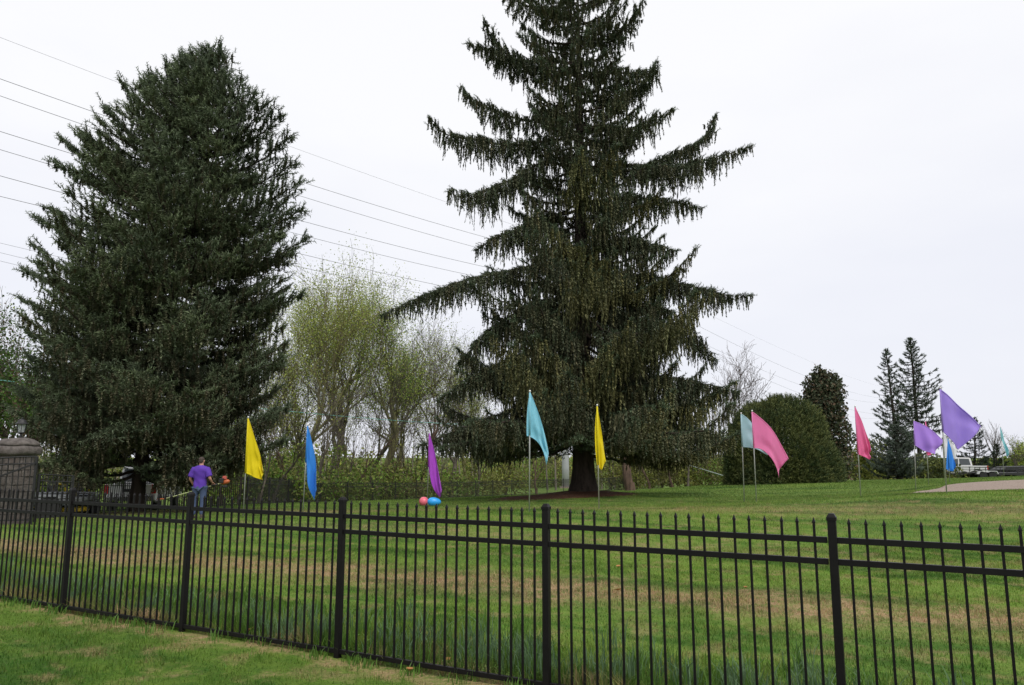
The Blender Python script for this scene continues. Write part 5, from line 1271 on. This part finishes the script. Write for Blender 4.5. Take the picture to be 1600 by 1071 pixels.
# wires: (y in the photo at x = 0, second and third reading), offset across the line
WIRES = [((0, 58.7), (500, 246), (711, 320.6), 0.0, .012, 'topmost and thinnest overhead wire'), ((0, 123.4), (459, 280.6), (773, 375), -2.2, .022, 'second overhead wire from the top'), ((0, 150), (455, 302), (741, 386), 2.2, .022, 'third overhead wire from the top, close under the second'),
         ((0, 205.6), (477, 347), (730, 411), -2.2, .022, 'fourth overhead wire from the top'), ((0, 234), (469, 367), (706, 424), 2.2, .022, 'fifth overhead wire from the top, close under the fourth'), ((0, 275), (340, 365), (683, 445.6), -2.2, .022, 'sixth overhead wire from the top'),
         ((0, 307), (340, 388), (640, 455), 2.2, .022, 'seventh overhead wire from the top'), ((0, 380), (66, 395.6), (560, 505), -.6, .012, 'eighth overhead wire, topmost of the three low wires at the left edge'), ((0, 395), (66, 411), (560, 517), .0, .012, 'ninth overhead wire, middle of the three low wires at the left edge'), ((0, 408), (66, 424), (560, 528), .6, .012, 'lowest overhead wire at the left edge')]
RIGHT = {0: ((1156, 515), (1371, 603)), 1: ((1148, 538), (1374, 622)), 2: ((1153, 562), (1377, 629)), 3: ((1165, 579), (1365, 647)), 4: ((1189, 609), (1374, 654))}
PC = np.array([250.0, 470.0])
def on_line(base, d, px):
    """arc position along a plan line where it shows at photo column px (columns bend little with height)"""
    k = (px - 800) / FPX; return (k * base[1] - base[0]) / (d[0] - k * d[1])
heights = []
for i, (a_, b2, c2, off, rad, lab) in enumerate(WIRES):
    base = pb + perp * off; S_ = []; Z = []
    for (px, py) in (a_, b2, c2):
        # two passes, because a pitched camera shifts columns a little with height
        vv = (535.5 - py) / FPX; k = ((px - 800) / FPX) / (cos(PITCH) - vv * sin(PITCH)); s_ = (k * base[1] - base[0]) / (ddir[0] - k * ddir[1])
        P_ = base + ddir * s_; S_.append(s_); Z.append(at(px, py, P_[1])[2])
    co = np.polyfit(S_, Z, 2)
    if co[0] < 0 or co[0] > .004: co = np.r_[.0006, np.polyfit(S_, np.array(Z) - .0006 * np.array(S_) ** 2, 1)]
    zb = np.polyval(co, 0); heights.append((off, zb))
    ss = np.linspace(S_[0] - 38, 0, 40); pts = [tuple(base + ddir * q) + (float(np.polyval(co, q)),) for q in ss]
    if i in RIGHT:
        d2 = PC - pb; S2, Z2 = [0.0], [zb]
        for (px, py) in RIGHT[i]:
            vv = (535.5 - py) / FPX; k = ((px - 800) / FPX) / (cos(PITCH) - vv * sin(PITCH)); s_ = (k * base[1] - base[0]) / (d2[0] - k * d2[1]); P_ = base + d2 * s_; S2.append(s_); Z2.append(at(px, py, P_[1])[2])
        co2 = np.polyfit(S2, Z2, 2); pts += [tuple(base + d2 * q) + (float(np.polyval(co2, q)),) for q in np.linspace(.03, 1.0, 36)]
    mb = MB(); o_ = Vector(pts[20]); mb.tube([Vector(p) - o_ for p in pts], rad, 5)
    w = mb.build('overhead_wire', m_wire, smooth=True); w.location = o_; tag(w, lab, 'wire', 'overhead power lines slanting down to the right across the sky')
am = MB()
for off, z in heights:
    v = perp * off; am.bar((0, 0, z - pgz - .9), (v[0], v[1], z - pgz - .05), .14); am.bar((v[0], v[1], z - pgz - .5), (v[0], v[1], z - pgz), .12)
am.build('arm', m_steel, pole)
m_teal = simple('teal_cable', (.16, .42, .38), .5)
def cable(pts, rad, lab):
    mb = MB(); P = [Vector(p) for p in pts]; o_ = P[len(P) // 2]; mb.tube([p - o_ for p in P], rad, 6); w = mb.build('cable', m_teal, smooth=True); w.location = o_; tag(w, lab, 'cable')
def spline(pts, n=30):
    pts = np.array(pts); t = np.arange(len(pts)); u = np.linspace(0, len(pts) - 1, n); return np.stack([np.polyval(np.polyfit(t, pts[:, k], min(3, len(pts) - 1)), u) for k in range(3)], -1)
cable(spline([at(-160, 577, 30), at(0, 594.5, 35), at(47, 599, 37), at(428, 642, 49), at(600, 655.5, 56), at(750, 664, 64)]), .020, 'thin teal cable strung low across the wood from the left edge to the big spruce')
m_teal = simple('grey_cable', (.30, .36, .33), .5)
cable([at(884, 668, 104), at(960, 691, 86), at(1040, 716, 69), at(1135, 745, 56), at(1160, 752.5, 52)], .035, 'pale grey green cable slanting down to the ground left of the round yew')

# ------------------------------------------------------------------ grass
NEAR_E = np.array([at(*q)[:2] for q in ((1395, 772, 23.0), (1480, 772, 22.9), (1540, 769, 22.4), (1600, 766, 22.2), (1700, 762, 22.0), (2100, 750, 22))]); FAR_E = np.array([at(*q)[:2] for q in ((1396, 770.5, 23.6), (1440, 764, 26.5), (1480, 758, 30), (1540, 754, 33), (1600, 752, 34.5), (1800, 748, 38))])
def blades(name, label, n_try, dens, hgt, wid, seed, region, tcol=(.75, 1.3), lean=.55, mat=None, seg=2):
    r = np.random.default_rng(seed); x, y = region(r, n_try)
    d = (x - FP0[0]) * FNRM[0] + (y - FP0[1]) * FNRM[1]
    keep = (r.random(len(x)) < dens(x, y, d, r)) & ~((x > NEAR_E[0, 0]) & (y > np.interp(x, NEAR_E[:, 0], NEAR_E[:, 1])) & (y < np.interp(x, FAR_E[:, 0], FAR_E[:, 1]))) & (((x - SP2[0] + .9) / 3.1) ** 2 + ((y - SP2[1] + .3) / 2.6) ** 2 > 1); x, y, d = x[keep], y[keep], d[keep]
    k = len(x); z = ground(x, y); h = hgt(x, y, d, r) * r.uniform(.6, 1.35, k); w = wid * r.uniform(.7, 1.3, k) * (1 + .04 * np.maximum(0, y - 6)); a_ = r.uniform(0, tau, k)
    bx, by = np.cos(a_) * w, np.sin(a_) * w; la = r.uniform(0, tau, k); ll = np.abs(r.normal(0, lean, k)) * h
    lx_, ly_ = np.cos(la) * ll, np.sin(la) * ll
    base = np.stack([x, y, z - .01], -1)
    if seg == 2:
        V = np.stack([base + np.stack([-bx, -by, 0 * x], -1), base + np.stack([bx, by, 0 * x], -1),
                      base + np.stack([lx_ * .3 + bx * .8, ly_ * .3 + by * .8, h * .6], -1), base + np.stack([lx_ * .3 - bx * .8, ly_ * .3 - by * .8, h * .6], -1), base + np.stack([lx_, ly_, h * .95], -1)], 1)
        F = np.array([(0, 1, 2), (0, 2, 3), (3, 2, 4)]); m = 5
    else:
        V = np.stack([base + np.stack([-bx, -by, 0 * x], -1), base + np.stack([bx, by, 0 * x], -1), base + np.stack([lx_, ly_, h], -1)], 1); F = np.array([(0, 1, 2)]); m = 3
    c = np.repeat((r.uniform(*tcol, k)[:, None] * (1 + r.normal(0, .06, (k, 3)))), m, 0)
    S = Soup(); S.add(V.reshape(-1, 3), (F[None] + (np.arange(k) * m)[:, None, None]).reshape(-1, 3), np.clip(c, 0, 3))
    o = S.build(name, mat or m_blade); tag(o, label, 'grass', kind='stuff'); print(name, k); return o
def wedge(y0, y1, mar=1.2):
    def f(r, n):
        u = r.random(n); y = np.sqrt(y0 ** 2 + u * (y1 ** 2 - y0 ** 2)); x = r.uniform(-1, 1, n) * (.71 * y + mar); return x, y
    return f
clump = lambda x, y: .5 + .5 * np.sin(x * 5.1 + np.sin(y * 3.7) * 2) * np.sin(y * 4.3 + np.sin(x * 2.9) * 2)
blades('lawn_grass', 'short mown lawn grass near the fence with dry tan streaks', 270000, lambda x, y, d, r: np.where(np.abs(d + .08) < .10, .2, .62 + .38 * clump(x, y)), lambda x, y, d, r: .026 + .026 * clump(x, y), .0030, 301, wedge(3.2, 13))
blades('lawn_grass', 'short mown lawn grass over the middle of the lawn', 300000, lambda x, y, d, r: .65 + .35 * clump(x * .5, y * .5), lambda x, y, d, r: .045 + .02 * clump(x * .6, y * .6), .0048, 302, wedge(12.5, 32, 2), seg=1)
blades('lawn_grass', 'mown lawn grass on the far upper lawn', 170000, lambda x, y, d, r: 1.0 + 0 * x, lambda x, y, d, r: .05 + .03 * clump(x * .4, y * .4), .006, 304, wedge(31, 52, 2), seg=1)
# taller unmown fringe behind the fence
def strip(r, n):
    s_ = r.uniform(-2.6, 10, n); d = r.uniform(.02, 1.6, n); p = FP0[None] + FDIR[None] * s_[:, None] + FNRM[None] * d[:, None]; return p[:, 0], p[:, 1]
blades('fringe_grass', 'taller unmown grass fringe growing along the far side of the near fence', 110000, lambda x, y, d, r: 1.0 * np.clip(1.25 - d / 1.3, 0, 1) * (.25 + .75 * clump(x * .6, y * .6)), lambda x, y, d, r: .07 + .10 * clump(x * .7 + 1, y * .7) * np.clip(1.2 - d, .15, 1), .0036, 303, strip, tcol=(.75, 1.3), lean=.45)
m_blue_blade = m_tuft
def tufts():
    r = np.random.default_rng(305); S = Soup(); n = 0
    for k in range(300):
        s_ = r.uniform(-2.5, 9.5); d = abs(r.normal(.40, .38)) + .10 if k % 7 else -abs(r.normal(0, .06)); p = FP0 + FDIR * s_ + FNRM * d; m = r.integers(14, 34)
        hue = r.random(); c0 = np.array((.11, .185, .09)) if hue < .55 and k % 7 else np.array((.09, .18, .03))
        q = p[None] + r.normal(0, .055, (m, 2)); z = ground(q[:, 0], q[:, 1]); h = r.uniform(.12, .28, m) * (1 if d > 0 else .4); a_ = r.uniform(0, tau, m); w = r.uniform(.003, .0055, m); ln = np.abs(r.normal(.25, .25, m)) * h; la = r.uniform(0, tau, m)
        B = np.column_stack([q, z]); off = np.stack([np.cos(a_) * w, np.sin(a_) * w, 0 * w], -1); L1 = np.stack([np.cos(la) * ln * .35, np.sin(la) * ln * .35, h * .6], -1); L2 = np.stack([np.cos(la) * ln, np.sin(la) * ln, h * .92], -1)
        V = np.stack([B - off, B + off, B + L1 + off * .9, B + L1 - off * .9, B + L2], 1)
        F = (np.array([(0, 1, 2), (0, 2, 3), (3, 2, 4)])[None] + (np.arange(m) * 5)[:, None, None]).reshape(-1, 3)
        S.add(V.reshape(-1, 3), F, np.repeat(c0[None] * r.uniform(.7, 1.4, (m, 1)), 5, 0))
    # low clover leaves at the foot of the fence
    k = 9000; s_ = r.uniform(-2.5, 9.5, k); d = np.abs(r.normal(0, .28, k)) + .03; p = FP0[None] + FDIR[None] * s_[:, None] + FNRM[None] * d[:, None]; z = ground(p[:, 0], p[:, 1]) + r.uniform(.01, .08, k)
    R = rand_rot(k, r) * r.uniform(.012, .026, k)[:, None, None]; R[:, 2, :] *= .5
    S.inst(LEAF, R, np.column_stack([p, z]), np.array((.10, .19, .03))[None] * r.uniform(.7, 1.4, k)[:, None])
    o = S.build('wild_grass', m_tuft); tag(o, 'blue green wild grass tufts and clover at the foot of the near fence', 'grass', kind='stuff')
tufts()
# a few dry leaves lying on the turf
m_dry = simple('dry_leaf', (.34, .16, .05), .8, vary=.3, scale=30)
for k, (px, py) in enumerate(((640, 1056), (966, 888), (966, 922), (1165, 917), (700, 1037), (389, 994), (436, 1003), (505, 901))):
    d = ray(px, py); t = -CAMZ / d[2]; p = np.array([0, 0, CAMZ]) + d * t; z = gz(p[0], p[1]); rr = random.Random(k); a_ = rr.uniform(0, tau); s_ = rr.uniform(.035, .05)
    ring = [(.0, 0), (.35, .28), (.7, .25), (1.0, 0), (.7, -.26), (.35, -.24)]
    bm = bmesh.new(); vs = [bm.verts.new(((x - .5) * s_ * 2, y * s_ * 2, .012 + .25 * s_ * ((x - .5) ** 2 * 4) + abs(y) * s_ * .8)) for x, y in ring]; c0 = bm.verts.new((0, 0, .004))
    for i in range(6): bm.faces.new((vs[i], vs[(i + 1) % 6], c0))
    me = bpy.data.meshes.new('dry_leaf'); bm.to_mesh(me); bm.free(); me.materials.append(m_dry); o = link_mesh('dry_leaf', me); sd = o.modifiers.new('t', 'SOLIDIFY'); sd.thickness = .0012
    o.location = (p[0], p[1], z + .035); o.rotation_euler = (rr.uniform(-.2, .2), rr.uniform(-.2, .2), a_)
    tag(o, 'small curled orange brown dry leaf lying on the lawn turf', 'leaf', 'dry leaves scattered on the lawn')
